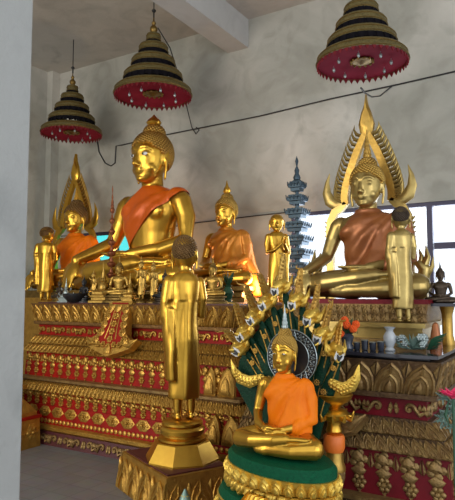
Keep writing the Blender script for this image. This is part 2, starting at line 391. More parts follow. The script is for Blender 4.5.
gndP = mat('dull_ground_crevice_shade', (.15, .085, .035), .5, .5, (.06, .03, .014), 26, .6, 60)  # right altar's duller gilding, crevice shade likewise put into its colour
mats1 = dict(dark=maroon, gilt=gilt, red=red, lip=giltP, maroon=maroon, ground=gndM)
A1 = thing('altar', 'long stepped red and gold altar under the large seated buddha', 'altar', (0, 0, 0))
P1 = [(-5.30, 4.45), (-2.69, 4.45), (-2.69, 4.98), (-2.12, 4.98), (-2.12, 6.2), (-5.30, 6.2)]
P1 = [V(p) for p in P1]
altar(A1, P1, [1, 1, 1, 1, 0, 0.3], tiers(lambda z: z), [(0, 0), (1, 0), (2, 0)], mats1)
# pointed corner leaves at the right end
for zz, hh, oo in ((.655, .25, .13), (.27, .24, .24), (.92, .0, 0)):
    if hh:
        cl = MB()
        for dx in (0, .12):
            cl.plate(ogive(.17-.4*dx, hh), (-2.69+oo-.10-dx*1.4, 4.45-oo-.012, zz), (1,0,0), (0,.12,1), (0,-1,0), .035, .35, .02)
            cl.plate(ogive(.09, hh*.6), (-2.69+oo-.10-dx*1.4, 4.45-oo-.045, zz+.02), (1,0,0), (0,.12,1), (0,-1,0), .02, .35, .01)
        obj('corner_leaf_ornament', cl, gilt, A1, 30)

# hanging pennant-shaped ornament
def pennant(root, cx, yf, z0, s, mats):
    # frame outline, wide wings at the bottom
    prof = [(-.15, .47), (-.150, .25), (-.18, .13), (-.25, .07), (-.34, .075), (-.27, -.02), (-.13, -.07), (0, -.11), (.13, -.07), (.27, -.02), (.34, .075), (.25, .07), (.18, .13), (.150, .25), (.15, .47)]
    U = V((1, 0, 0)); W = V((0, -.42, 1)).normalized()*(-1); W = V((0, .40, 1)).normalized(); N = V((0, -1, .40)).normalized()
    O = V((cx, yf, z0))
    pf = [(a*s, b*s) for a, b in prof]
    b = MB(); b.plate(pf, O, U, W, N, .03, 0, .05*s/.9); pn = obj('pennant_ornament', b, mats['gilt'], root, 30)
    r = MB(); inn = [(-.105, .45), (-.105, .25), (-.12, .12), (-.17, .06), (0, -.06), (.17, .06), (.12, .12), (.105, .25), (.105, .45)]
    r.plate([(a*s, b_*s) for a, b_ in inn], O+N*.03, U, W, N, .008, 0, .004); obj('red_panel', r, mats['red'], pn, 30)
    g = MB(); P0 = O+N*.038
    for k, zz in enumerate((.385, .305, .225, .145, .065)):
        m_flower(g, P0+W*zz*s, U, W, N, .044*s, 6)
        for sg in (-1, 1): g.plate(disc(.046*s, 7, (sg*(.105+.012*k+.012*(k == 4)*3)*s, zz*s-.01)), P0-N*.006, U, W, N, .026, .5, .01); m_flower(g, P0+N*.012+W*(zz*s-.01)+U*sg*(.105+.012*k+.012*(k == 4)*3)*s, U, W, N, .038*s, 5)
    for dx in (-.14, -.07, 0, .07, .14): m_flower(g, P0+U*dx*s+W*(.0-.02*(dx == 0)+.01)*s, U, W, N, .038*s, 6)
    for sg in (-1, 1):
        g.tube([P0+U*sg*.04*s+W*.40*s, P0+U*sg*.05*s+W*.2*s, P0+U*sg*.07*s+W*.07*s], .007*s, 6)
        g.tube([P0+U*sg*.17*s+W*.03*s-N*.02, P0+U*sg*.26*s+W*.01*s-N*.02, P0+U*sg*.335*s+W*.08*s-N*.015], [.03*s, .03*s, .008*s], 7)
        g.plate(disc(.03*s, 7, (sg*.22*s, .035*s)), P0-N*.01, U, W, N, .02, .4, .01)
    g.plate(ogive(.09*s, .10*s), P0-W*.08*s, U, W, N, .015, .4, .01)
    for zz in (.43,):
        for dx in (-.09, 0, .09): g.plate(ogive(.09*s, -.09*s), P0+W*zz*s+U*dx*s, U, W, N, .02, .4, .02)
    obj('gilt_carving', g, mats['gilt'], pn, 50)
cxo = at(115, 330, 4.32).x
pennant(A1, cxo, 4.26, 1.03, 1.0, mats1)
# right pedestal
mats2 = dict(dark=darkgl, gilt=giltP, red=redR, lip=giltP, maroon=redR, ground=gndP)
A2 = thing('altar', 'nearer carved altar block on the right under the buddha with pointed arch', 'altar', (0, 0, 0))
P2 = [V(p) for p in [(-1.86, 3.30), (-.716, 3.30), (-.716, 4.62), (-1.86, 4.62)]]
zr = lambda z: max(0.0, (z-1.457)*.93+1.19) if z > .5 else max(0, z*.6)
T2 = tiers(zr)
PK = 1.12
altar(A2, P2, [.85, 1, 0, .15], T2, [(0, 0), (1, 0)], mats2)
pl = MB().box((-1.88, 3.24, 1.196), (-.66, 4.6, 1.214)); obj('polished_top_slab', pl, darkgl, A2, None)
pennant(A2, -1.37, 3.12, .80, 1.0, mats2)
# low gilded side block at far left
A3 = thing('statue_plinth', 'low gilded step plinth on the floor behind the grey pillar', 'plinth', (-5.35, 3.63, 0))
b = MB(); sq = [(-1,-1),(1,-1),(1,1),(-1,1)]
def sqst(rows, rx, ry): return [[V((x*(rx-d), y*(ry-d), z)) for x, y in sq] for d, z in rows]
obj('lower_step', MB().loft(sqst([(0, 0), (.01, .30), (.03, .31)], .58, .46)), gilt, A3, 30)
obj('sloping_step', MB().loft(sqst([(.03, .31), (.03, .35), (.14, .50), (.16, .56), (.10, .58), (.10, .62), (.22, .66)], .58, .46)), gilt, A3, 30)
obj('red_band', MB().loft(sqst([(-.005, .285), (-.005, .315)], .58, .46)), red, A3, 30)
obj('upper_pillar', MB().lathe([(.30, .66), (.32, .70), (.25, .78), (.20, .95), (.26, 1.02), (.24, 1.08)], 8), gilt, A3, 30)
b = MB()
for i in range(5): m_rhomb(b, V((.575, -.36+.18*i, .15)), V((0,1,0)), V((0,0,1)), V((1,0,0)), .17, .2)
obj('gilt_carving', b, gilt, A3, 50)
# ------------------------------------------------------------------ buddha figures
def head(b, cx=0, cy=0, cz=0, k=1.0, ears=True):
    # centred on the head, radius about .11 of statue height; chin at -.145, crown +.15
    T = lambda x, y, z: (cx+x*k, cy+y*k, cz+z*k)
    rows = [(-.148,.026,.026,-.062),(-.138,.048,.045,-.05),(-.115,.068,.068,-.036),(-.08,.086,.088,-.022),(-.04,.098,.103,-.012),(0,.104,.113,-.006),(.04,.105,.117,-.004),(.085,.095,.108,-.002),(.12,.07,.082,0),(.145,.03,.035,0)]
    b.stack([(cz+r[0]*k, r[1]*k, r[2]*k, cx, cy+r[3]*k) for r in rows], 24)
    b.tube([T(0,-.112,.030), T(0,-.124,-.01), T(0,-.138,-.048)], [.008*k,.011*k,.017*k], 8)       # nose
    for s in (-1, 1):
        b.ell(T(s*.014,-.122,-.055), (.011*k,.012*k,.009*k), 8)
        b.tube([T(s*.008,-.117,.030), T(s*.030,-.118,.052), T(s*.060,-.105,.052), T(s*.086,-.078,.034)], [.007*k,.0075*k,.007*k,.004*k], 6)   # brow
        b.ell(T(s*.042,-.094,.010), (.030*k,.020*k,.018*k), 10)                                      # eyelid
        b.ell(T(s*.055,-.062,-.065), (.032*k,.032*k,.035*k), 10)                                     # cheek
        b.tube([T(s*.036,-.098,-.078), T(s*.018,-.112,-.081), T(0,-.114,-.079)], [.004*k,.0085*k,.008*k], 6)
        if ears:
            b.ell(T(s*.112,.012,.0), (.012*k,.028*k,.048*k), 10)
            b.tube([T(s*.114,.004,-.02), T(s*.116,0,-.07), T(s*.108,.0,-.125)], [.016*k,.013*k,.014*k], 8, .6)
    b.ell(T(0,-.104,-.094), (.026*k,.014*k,.010*k), 10)                                              # lower lip
    b.ell(T(0,-.092,-.128), (.030*k,.020*k,.018*k), 10)                                              # chin
def hand(b, wrist, d, palm_n, L, curl=.15, side=1, spread=.06):
    # palm plus four fingers and a thumb; d = finger direction, palm_n = palm normal
    w0 = V(wrist); d = V(d).normalized(); n = V(palm_n); n = (n-d*n.dot(d)).normalized(); x = d.cross(n)*side
    pm = w0+d*L*.25
    b.tube([w0, pm, w0+d*L*.48], [L*.15, L*.24, L*.24], 10, .42, fdir=tuple(n))
    for i, (o, ln) in enumerate(((-.165, .44), (-.055, .52), (.055, .49), (.165, .38))):
        p0 = w0+d*L*.44+x*L*o; dr = (d+x*o*spread*4).normalized()
        p1 = p0+dr*L*ln*.45; p2 = p1+(dr+n*curl).normalized()*L*ln*.32; p3 = p2+(dr+n*curl*2.2).normalized()*L*ln*.25
        b.tube([p0, p1, p2, p3], [L*.060, L*.056, L*.050, L*.038], 7)
    t0 = w0+d*L*.14-x*L*.16
    b.tube([t0, t0+d*L*.16-x*L*.13, t0+d*L*.34-x*L*.15+n*L*.03], [L*.085, L*.066, L*.045], 7)
HK = 1.02
def HZ(z): return .640+(z-.655)*HK
HM = Matrix.Translation((0, -.002, .640-.655*HK)) @ Matrix.Scale(HK, 4)
def torso_parts(b, g=0.0):
    b.stack([(.03,.20+g,.15+g,0,-.01),(.08,.21+g,.15+g,0,-.01),(.15,.17+g,.12+g,0,-.01),(.25,.145+g,.105+g,0,-.01),(.34,.160+g,.110+g,0,-.015),(.43,.190+g,.118+g,0,-.02),(.50,.212+g,.112+g,0,-.015),(.545,.205+g,.098+g,0,-.01),(.578,.165+g,.080+g,0,-.005),(.60,.105+g,.066+g,0,-.005),(.625,.065+g,.058+g,0,-.01)], 28)
    for s in (-1, 1):
        b.ell((s*.085,-.095,.46), (.085+g,.035+g,.06+g), 12)
        b.ell((s*.205,-.005,.528), (.062+g,.062+g,.062+g), 12)
def arm_pts(pose, s):
    if pose == 'dhyana' or s > 0 and pose == 'touch': return [(s*.225,-.005,.52), (s*.262,-.0,.42), (s*.285,-.03,.285), (s*.20,-.17,.225), (s*.085,-.255,.205)]
    return [(s*.225,-.005,.52), (s*.268,-.01,.42), (s*.300,-.05,.295), (s*.335,-.16,.235), (s*.365,-.275,.185)]
AR = [.062, .056, .046, .042, .030]
def seated_body(pose, vox):
    b = MB(); torso_parts(b)
    b.tube([(0,-.005,.58),(0,-.012,.71)], [.066,.064], 14)
    head(b, 0, -.017, HZ(.80), HK)
    for s in (-1, 1):
        P = arm_pts(pose, s); b.tube(P, AR, 12)
    if pose == 'touch':
        hand(b, (.085,-.255,.205), (-1,-.15,-.02), (0,.1,1), .21, .12, -1)
        hand(b, (-.365,-.275,.180), (-.05,-.42,-1), (0,1,-.3), .21, .05, 1)
    else:
        hand(b, (.085,-.255,.195), (-1,-.12,0), (0,.1,1), .20, .12, -1)
        hand(b, (-.085,-.262,.222), (1,-.08,0), (0,.1,1), .20, .12, 1)
    # legs folded, right shin over left
    b.tube([(.10,-.02,.10),(.26,-.10,.095),(.395,-.185,.082)], [.115,.098,.078], 14)
    b.tube([(-.10,-.02,.10),(-.26,-.10,.10),(-.395,-.185,.085)], [.115,.098,.078], 14)
    b.tube([(.395,-.195,.075),(.20,-.275,.062),(-.04,-.305,.055)], [.076,.062,.045], 12)
    b.tube([(-.395,-.195,.085),(-.20,-.285,.105),(.04,-.30,.135),(.16,-.28,.150)], [.076,.064,.050,.042], 12)
    # upturned foot on the thigh with toes
    b.tube([(.15,-.285,.150),(.24,-.255,.155),(.32,-.225,.150)], [.040,.046,.040], 10, .6, fdir=(0,0,1))
    for i in range(5): b.tube([(.33,-.245+.017*i,.155),(.365-.004*i,-.242+.017*i,.160)], .011, 6)
    b.tube([(-.05,-.305,.05),(-.14,-.29,.05)], [.045,.040], 10)
    b.ell((0,-.02,.05), (.26,.17,.05), 20)
    b.ell((0,-.16,.05), (.30,.13,.045), 20)
    return fuse(b, vox, 3)
BODY = {}

def body_mesh(pose, vox=.0075):
    if pose not in BODY: BODY[pose] = seated_body(pose, vox)
    return BODY[pose]
def curls(n, r, rc, cz=.835, hl=True, lowres=False):
    b = MB(); c = V((0, -.008, cz)); R = V((.112, .124, .128))
    g = pi*(3-sqrt(5))
    def inhair(p):
        t = min(1, max(0, (p.y+.12)/.20)); return p.z > .885-.150*t
    # close-fitting cap
    for i in range(n):
        z = 1-2*(i+.5)/n; rr = sqrt(1-z*z); p = V((R.x*rr*cos(g*i), R.y*rr*sin(g*i), R.z*z))+c
        if inhair(p): b.ell(p, (rc, rc, rc*.95), 6)
    m = int(n*.22); c2 = V((0, .004, .955)); R2 = V((.058, .062, .052))
    for i in range(m):
        z = 1-2*(i+.5)/m; rr = sqrt(1-z*z); p = V((R2.x*rr*cos(g*i), R2.y*rr*sin(g*i), R2.z*z))+c2
        if z > -.35: b.ell(p, (rc*.92,)*3, 6)
    b.ell(c2, (.057, .061, .051), 16)
    # cap shell
    sh = MB(); sh.ell(c, (.1095, .1215, .1255), 28); me = sh.mesh(); bm = bmesh.new(); bm.from_mesh(me)
    bmesh.ops.bisect_plane(bm, geom=bm.verts[:]+bm.edges[:]+bm.faces[:], plane_co=(0, -.12, .88), plane_no=(0, -.6, -1), clear_outer=True)
    bm.to_mesh(me); bm.free()
    b.add([v.co for v in me.vertices], [tuple(p.vertices) for p in me.polygons])
    return b.xf(HM)
def flame(kind):
    b = MB()
    if kind == 'bud': b.lathe([(.030,.993),(.040,1.0),(.030,1.005),(.040,1.014),(.045,1.024),(.036,1.040),(.016,1.056),(.003,1.072)], 20)
    elif kind == 'spire':
        b.lathe([(.032,.990),(.036,.997),(.022,1.01),(.024,1.02),(.017,1.05),(.019,1.06),(.011,1.11),(.007,1.16),(.002,1.21)], 16)
        for k, (r, z) in enumerate(((.023,1.005),(.019,1.035),(.014,1.065),(.010,1.095))):
            for j in range(8):
                a = 2*pi*j/8+k*.4; b.tube([(r*cos(a),r*sin(a),z),(r*1.15*cos(a),r*1.15*sin(a),z+.022),(r*.8*cos(a),r*.8*sin(a),z+.042)], [.006,.0055,.0015], 5)
    else:
        b.lathe([(.028,.99),(.036,1.0),(.024,1.012),(.032,1.03),(.028,1.06),(.014,1.10),(.003,1.15)], 16)
        for s in (-1, 1):
            b.tube([(s*.02,0,1.01),(s*.040,0,1.035),(s*.030,0,1.065),(s*.012,0,1.085)], [.012,.012,.009,.003], 6)
            b.tube([(0,s*.02,1.01),(0,s*.040,1.035),(0,s*.030,1.065),(0,s*.012,1.085)], [.012,.012,.009,.003], 6)
    return b.xf(HM)
def robe_mesh(kind, vox=.0085, g=.013, flow=0, seed=0):
    b = MB(); torso_parts(b, g)
    if kind == 'wrap':
        P = arm_pts('dhyana', 1); P = P[:4]; b.tube(P, [r+g for r in AR[:4]], 12)
        # cloth spanning from arm to the body and down over the lap side
        b.stack([(.16,.20,.15,.10,-.06),(.22,.185,.15,.115,-.06),(.32,.150,.13,.13,-.035),(.42,.13,.12,.13,-.02),(.52,.115,.10,.14,-.01),(.57,.07,.07,.13,-.01)], 20)
        if flow:
            b.stack([(-.10*flow,.10,.05,.34,.03),(.05,.10,.06,.33,.02),(.25,.085,.07,.28,.0),(.42,.07,.07,.24,0),(.52,.05,.06,.22,0)], 16)
    me = fuse(b, vox, 6)
    me.calc_loop_triangles()
    ns = [v.normal.copy() for v in me.vertices]
    for v, n_ in zip(me.vertices, ns):                   # folds falling from the left shoulder
        p = v.co
        dx, dz = .20-p.x, .60-p.z
        ang = atan2(dx+.03, dz+.03); rr = sqrt(dx*dx+dz*dz)
        f = sin(ang*(17 if kind == 'wrap' else 15)+2.0*noise(V((p.x*5+seed, p.y*5, p.z*5))))
        a = .010*min(1, rr*3)
        v.co = p+n_*(f*a+.004*noise(V((p.x*14+seed, p.y*14, p.z*9))))
    if kind == 'wrap':
        planes = [(V((-.075, 0, .62)), V((-.30, 0, .17)).normalized())]
        if not flow: planes.append((V((0, 0, .165)), V((-.10, -.0, -1))))
        else: planes.append((V((0, 0, .150)), V((-.8, 0, -1))))
        planes.append((V((-.08, 0, .6)), V((-.25, -.05, 1)))) if False else None
    else:
        planes = [(V((.0, 0, .625)), V((-.20, 0, .19)).normalized()), (V((.245, 0, .555)), V((.36, 0, -.42)).normalized())]
    cut(me, [p for p in planes if p])
    return me
def eyes(root, k=1.0, big=False):
    for s in (-1, 1):
        e = MB(); r = (.024, .012, .0115) if big else (.022, .010, .006)
        e.ell((s*.044, -.118 if big else -.1195, .808), r, 10); e.xf(HM); eo = obj('eye', e, white, root)
        p = MB(); p.ell((s*.044-.002, -.1265 if big else -.127, .808), (.0085, .006, .0085) if big else (.007, .004, .005), 8); p.xf(HM); obj('pupil', p, black, eo)
def lotus_base(root, rx, ry, z0, z1, m, m2, n=22):
    H = z1-z0
    obj('lotus_seat', MB().lathe([(rx*.93, z0), (rx, z0+.05*H), (rx, z0+.12*H), (rx*.88, z0+.2*H), (rx*.80, z0+.5*H), (rx*.88, z0+.82*H), (rx*.97, z0+.92*H), (rx*.97, z1)], 40, ry/rx), m, root)
    b = MB()
    for i in range(n):
        a = 2*pi*i/n; c_, s_ = cos(a), sin(a)
        U = V((-s_, c_*ry/rx, 0)).normalized(); N = V((c_*ry/rx, s_, 0)).normalized(); w_ = 2*pi*rx/n*.85
        b.plate(ogive(w_, H*.42), (rx*.84*c_, ry*.84*s_, z0+.5*H), U, (N*.32+V((0,0,1))).normalized(), N, .03*rx, .3, .01)
        b.plate(ogive(w_, H*.38), (rx*.84*c_, ry*.84*s_, z0+.48*H), U, (N*.40-V((0,0,1))).normalized(), N, .03*rx, .3, .01)
    obj('lotus_petals', b, m2, root, 40)
ROBES = {}
def seated(label, loc, rotz, sc, pose, mbody, mhair, mflame, fl, robe=None, mrobe=None, n=620, eye=None, flow=0, name='seated_buddha_statue', cat='statue'):
    t = thing(name, label, cat, loc, rotz, sc)
    obj('body', body_mesh(pose).copy(), mbody, t, 180)
    hr = obj('curled_hair', curls(n, 0, .0125 if n > 400 else .017), mhair, t, 60)
    obj('topknot_finial', flame(fl), mflame, t, 50)
    if robe:
        key = (robe, flow)
        if key not in ROBES: ROBES[key] = robe_mesh(robe, flow=flow)
        obj('robe', ROBES[key].copy(), mrobe, t, 180)
    if eye: eyes(t, big=(eye == 'big'))
    return t
# main, on a low moulded seat
def slab_seat(name, label, loc, rx, ry, h, m, lab_cat='plinth', rows=None):
    t = thing(name, label, lab_cat, loc)
    obj('lower_moulding', MB().lathe([(1.0*rx, 0), (1.0*rx, .22*h), (.92*rx, .34*h), (.90*rx, .45*h)], 40, ry/rx), m, t, 40)
    obj('upper_moulding', MB().lathe([(.90*rx, .45*h), (.94*rx, .62*h), (1.0*rx, .78*h), (.98*rx, .998*h)], 40, ry/rx), m, t, 40)
    return t
MX = at(152.5, 292, 5.37); SM = 2.03
slab_seat('lotus_plinth', 'gilded oval seat beneath the largest buddha', (MX.x, 5.12, 1.457), .86, .42, .12, goldD)
main = seated('largest seated gold buddha in the centre with orange sash and bud-shaped topknot', (MX.x, 5.37, 1.582), radians(-6), SM, 'touch', gold, curlG, gold, 'bud', 'sash', robeS, 900, 'big')
# right buddha
RX = at(370, 297, 4.15); SR = 1.05
rightB = seated('seated gold buddha in copper robe inside the pointed arch on the right', (RX.x+.0, 4.15, 1.521), radians(-3), SR, 'touch', goldP, goldA, goldA, 'spire', 'wrap', robeB, 620, None)
# left buddha
LX = at(72, 290, 5.7); SL = 1.27
slab_seat('lotus_plinth', 'dull gilded seat beneath the far left buddha', (LX.x+.35, 5.60, 1.457), .60, .36, .14, goldD) if False else None
leftB = seated('seated gold buddha in bright orange robe inside the far left arch', (LX.x+.06, 5.7, 1.605), radians(4), SL, 'touch', gold, brown, gold, 'spire', 'wrap', robeO, 380, None)
# middle buddha
DX = at(227, 287, 5.92); SD = 1.14
midB = seated('seated gold buddha in amber robe between the largest buddha and the window', (DX.x, 5.92, 1.642), radians(-8), SD, 'dhyana', gold, goldA, gold, 'curl', 'wrap', robeY, 620, None, flow=1)
# ------------------------------------------------------------------ aureole arches
def ribbon(b, pts, wd, y0, y1):
    n = len(pts); L = []; Rr = []
    for i, p in enumerate(pts):
        a = pts[max(0, i-1)]; c = pts[min(n-1, i+1)]; tx, tz = c[0]-a[0], c[1]-a[1]; q = sqrt(tx*tx+tz*tz) or 1
        nx, nz = -tz/q, tx/q; w_ = wd[i] if hasattr(wd, '__len__') else wd
        L.append((p[0]+nx*w_/2, p[1]+nz*w_/2)); Rr.append((p[0]-nx*w_/2, p[1]-nz*w_/2))
    b.loft([[V((l[0], y0, l[1])), V((l[0], y1, l[1])), V((r[0], y1, r[1])), V((r[0], y0, r[1]))] for l, r in zip(L, Rr)])
def arch(label, loc, rotz, sc, m, mface, mteeth, base=0.0):
    t = thing('pointed_arch_aureole', label, 'aureole', loc, rotz, sc)
    b = MB(); y0, y1 = -.02, .02
    for s in (-1, 1):
        tb = MB(); hb = MB(); cb = MB()
        P = [(0, 1.215), (.036, 1.14), (.074, 1.06), (.106, .98), (.134, .90), (.156, .83), (.168, .77), (.170, .73), (.163, .69)]
        P = [(s*a, z) for a, z in P]
        ribbon(b, P, [.03, .045, .05, .052, .052, .052, .05, .05, .045], y0, y1)
        ribbon(b, [(s*.120, .90), (s*.132, .845), (s*.155, .84)], [.03, .04, .02], y0+.004, y1-.004)
        # flame teeth
        for i in range(17):
            f = i/16*(len(P)-2)+.35; k = min(int(f), len(P)-2); u = f-k
            px = P[k][0]*(1-u)+P[k+1][0]*u; pz = P[k][1]*(1-u)+P[k+1][1]*u
            tb.tube([(px+s*.020, 0, pz-.012), (px+s*.062, 0, pz+.004), (px+s*.080, -.004, pz+.042), (px+s*.076, -.004, pz+.075)], [.022, .018, .011, .002], 6, .7)
        # horn
        hb.tube([(s*.175, 0, .700), (s*.235, 0, .690), (s*.285, 0, .725), (s*.310, 0, .79), (s*.305, 0, .86), (s*.285, 0, .93)], [.030, .045, .045, .034, .018, .003], 10, .45, fdir=(0, 1, 0))
        # shoulder arch and side column
        Q = [(.160, .70), (.20, .665), (.245, .64), (.275, .58), (.285, .50), (.285, .40), (.285, .28), (.285, .15), (.285, base)]
        ribbon(cb, [(s*a, z) for a, z in Q], [.035, .05, .055, .055, .055, .05, .05, .05, .06], y0, y1)
        for i in range(10): tb.tube([(s*.305, 0, .56-.035*i), (s*.325, 0, .575-.035*i)], [.012, .004], 5)
        # naga-shaped end
        e = MB(); e.tube([(s*.285, -.01, .10), (s*.325, -.02, .10), (s*.375, -.03, .15), (s*.385, -.04, .215), (s*.350, -.05, .245)], [.045, .05, .045, .042, .026], 10)
        e.tube([(s*.375, -.035, .22), (s*.405, -.03, .29), (s*.395, -.03, .37)], [.038, .022, .003], 7)
        e.tube([(s*.36, -.035, .235), (s*.365, -.03, .30), (s*.350, -.03, .345)], [.026, .016, .003], 7)
        e.tube([(s*.40, -.035, .18), (s*.435, -.03, .23), (s*.440, -.03, .29)], [.026, .014, .003], 7)
        e.box((min(s*.31, s*.40), -.05, base), (max(s*.31, s*.40), .0, .12))
        obj('naga_end', e, mteeth, t, 50); obj('flame_teeth', tb, mteeth, t, 50); obj('horn', hb, m, t, 50); obj('side_column', cb, m, t, 30)
    obj('arch_band', b, mface, t, 30)
    fb = MB(); fb.plate([(0, 1.15), (.045, 1.20), (.055, 1.26), (.035, 1.34), (.012, 1.40), (0, 1.48), (-.012, 1.40), (-.035, 1.34), (-.055, 1.26), (-.045, 1.20)], (0, 0, 0), (1,0,0), (0,0,1), (0,-1,0), .028, .3, .02)
    obj('leaf_finial', fb, mface, t, 30)
    return t
arch('pale gilded pointed arch with flame teeth behind the right buddha', (at(368, 200, 4.37).x, 4.37, 1.50), radians(0), 1.11, goldP, goldA, goldP, -.255)
arch('bright gilded pointed arch with flame teeth behind the far left buddha', (at(75, 200, 6.02).x, 6.02, 1.56), radians(0), 1.42, gold, gold, goldA, -1.09)
# ------------------------------------------------------------------ bench beneath the right buddha
bn = thing('throne_bench', 'tiered gilded bench beneath the right buddha', 'throne', (RX.x, 4.12, 1.214))
def rb_(name, rx0, rx1, ya, z0, z1, m, par=bn, d=0):
    return obj(name, MB().loft([[V((-rx0, ya, z0)), V((rx0, ya, z0)), V((rx0, .18, z0)), V((-rx0, .18, z0))], [V((-rx1, ya-d, z1)), V((rx1, ya-d, z1)), V((rx1, .18, z1)), V((-rx1, .18, z1))]]), m, par, None)
rb_('base_board', .49, .49, -.42, 0, .045, giltP); rb_('lower_riser', .46, .46, -.36, .045, .12, goldP); rb_('broad_ledge', .49, .49, -.42, .12, .150, goldP)
p1 = rb_('carved_riser', .47, .48, -.31, .15, .205, giltP); p2 = rb_('upper_carved_riser', .48, .49, -.33, .205, .27, giltP); rb_('cushion_edge', .49, .49, -.34, .27, .30, redR)
b = MB(); 
for i in range(16):
    m_leaf(b, V((-.45+.06*i, -.332, .208)), V((1,0,0)), V((0,0,1)), V((0,-1,0)), .056, .055)
    m_leaf(b, V((-.45+.06*i, -.312, .152)), V((1,0,0)), V((0,0,1)), V((0,-1,0)), .056, .05)
obj('gilt_carving', b, giltP, p2, 50)
# seat blocks for the other two
def seat_block(label, c, rx, ry, z0, z1, m):
    t = thing('statue_plinth', label, 'plinth', (c[0], c[1], z0)); H = z1-z0
    obj('plinth_foot', MB().loft([[V((x*a, y*b_, z)) for x, y in sq] for a, b_, z in ((rx, ry, 0), (rx, ry, .25*H), (rx*.9, ry*.9, .35*H), (rx*.9, ry*.9, .6*H))]), m, t, None)
    obj('plinth_top', MB().loft([[V((x*a, y*b_, z)) for x, y in sq] for a, b_, z in ((rx*.9, ry*.9, .6*H), (rx*.98, ry*.98, .75*H), (rx*.98, ry*.98, H))]), m, t, None)
    return t
seat_block('dull gold block supporting the amber-robed buddha', (DX.x, 5.84), .46, .30, 1.457, 1.635, goldD)
# left buddha: its own seat beyond the altar end
t = thing('statue_plinth', 'tall dark gilded plinth carrying the far left buddha and its arch', 'plinth', (LX.x-.02, 5.75, 0))
obj('plinth_block', MB().box((-.62, -.44, 0), (.62, .12, 1.5)), gilt, t, None)
obj('plinth_top', MB().box((-.62, -.42, 1.5), (.62, .12, 1.60)), goldD, t, None)
# ------------------------------------------------------------------ standing disciples
def disciple(label, loc, rotz, sc, mb_, mr, mh, turn=0.0, cap=True):
    t = thing('standing_disciple_statue', label, 'statue', loc, rotz, sc)
    b = MB()
    b.stack([(.44,.075,.065,0,0),(.52,.072,.060,0,0),(.60,.074,.060,0,0),(.70,.088,.064,0,0),(.765,.092,.058,0,0),(.80,.068,.048,0,.0),(.825,.036,.038,0,0)], 20)
    b.tube([(0,0,.80),(0,-.006,.86)], [.036,.034], 12)
    hb = MB(); head(hb, 0, 0, 0, .68)
    hb.xf(Matrix.Translation((0, -.006, .925)) @ Matrix.Rotation(turn, 4, 'Z')); b.add(hb.v, hb.f)
    for s in (-1, 1):
        b.tube([(s*.095,0,.765),(s*.112,.006,.67),(s*.112,-.01,.575),(s*.07,-.09,.60),(s*.018,-.135,.665)], [.034,.030,.027,.023,.017], 10)
        hand(b, (s*.018,-.135,.660), (-s*.06,-.35,1), (-s,0,0), .095, .03, s)
        b.tube([(s*.040,0,.46),(s*.042,0,.25),(s*.042,.006,.05)], [.05,.038,.025], 12)
        b.tube([(s*.042,.020,.018),(s*.046,-.04,.016),(s*.050,-.085,.012)], [.022,.024,.018], 8, .7, fdir=(0,0,1))
        for i in range(5): b.tube([(s*(.034+.0085*i),-.090,.011),(s*(.035+.0085*i),-.112+.003*i,.009)], .0055, 5)
    obj('body', fuse(b, .0065, 3), mb_, t, 180)
    r = MB()
    r.stack([(.115,.092,.072,0,0),(.14,.096,.076,0,0),(.30,.092,.076,0,0),(.44,.090,.080,0,0),(.53,.084,.074,0,0),(.60,.085,.072,0,0),(.70,.098,.074,0,0),(.765,.103,.068,0,0),(.80,.078,.057,0,0),(.820,.048,.047,0,0)], 24)
    r.tube([(.095,0,.765),(.112,.006,.67),(.114,-.01,.57)], [.042,.040,.038], 12)
    r.stack([(.22,.035,.070,.080,.0),(.32,.040,.068,.085,.0),(.50,.042,.060,.095,.0),(.62,.040,.050,.100,0)], 14)
    me = fuse(r, .007, 6)
    for v in me.vertices:
        p = v.co; n_ = v.normal
        v.co = p+n_*(.0035*sin(p.x*70+p.z*6+3*noise(V((p.x*6, p.y*6, p.z*3)))) if p.z < .66 else n_*.002)
    cut(me, [((-.065, 0, .82), V((-.5, 0, .42)).normalized()), ((0, 0, .118), (0, 0, -1))])
    obj('robe', me, mr, t, 180)
    if cap:
        h = MB(); R = V((.0755, .083, .0875)); g = pi*(3-sqrt(5)); n = 420
        for i in range(n):
            z = 1-2*(i+.5)/n; rr = sqrt(1-z*z); p = V((R.x*rr*cos(g*i), R.y*rr*sin(g*i)-.002, R.z*z+.018))
            if p.z > .045-.075*min(1, max(0, (p.y+.06)/.11)): h.ell(p, (.0065,)*3, 5)
        sh = MB(); sh.ell((0, -.002, .018), (.0738, .0815, .0858), 22); me = sh.mesh(); bm = bmesh.new(); bm.from_mesh(me)
        bmesh.ops.bisect_plane(bm, geom=bm.verts[:]+bm.edges[:]+bm.faces[:], plane_co=(0, -.06, .045), plane_no=(0, -.65, -1), clear_outer=True)
        bm.to_mesh(me); bm.free(); h.add([v.co for v in me.vertices], [tuple(p.vertices) for p in me.polygons])
        h.xf(Matrix.Translation((0, -.006, .925)) @ Matrix.Rotation(turn, 4, 'Z')); obj('stippled_hair', h, mh, t, 60)
    return t
MKX, MKY = -2.655, 3.65
monk = disciple('tall standing gold disciple seen from behind on its own pedestal in the foreground', (MKX, MKY, .585), radians(-128), 1.385, gold, gold, brown, radians(-28))
monk.scale = (1.28, 1.28, 1.385); monk.location.x += .015
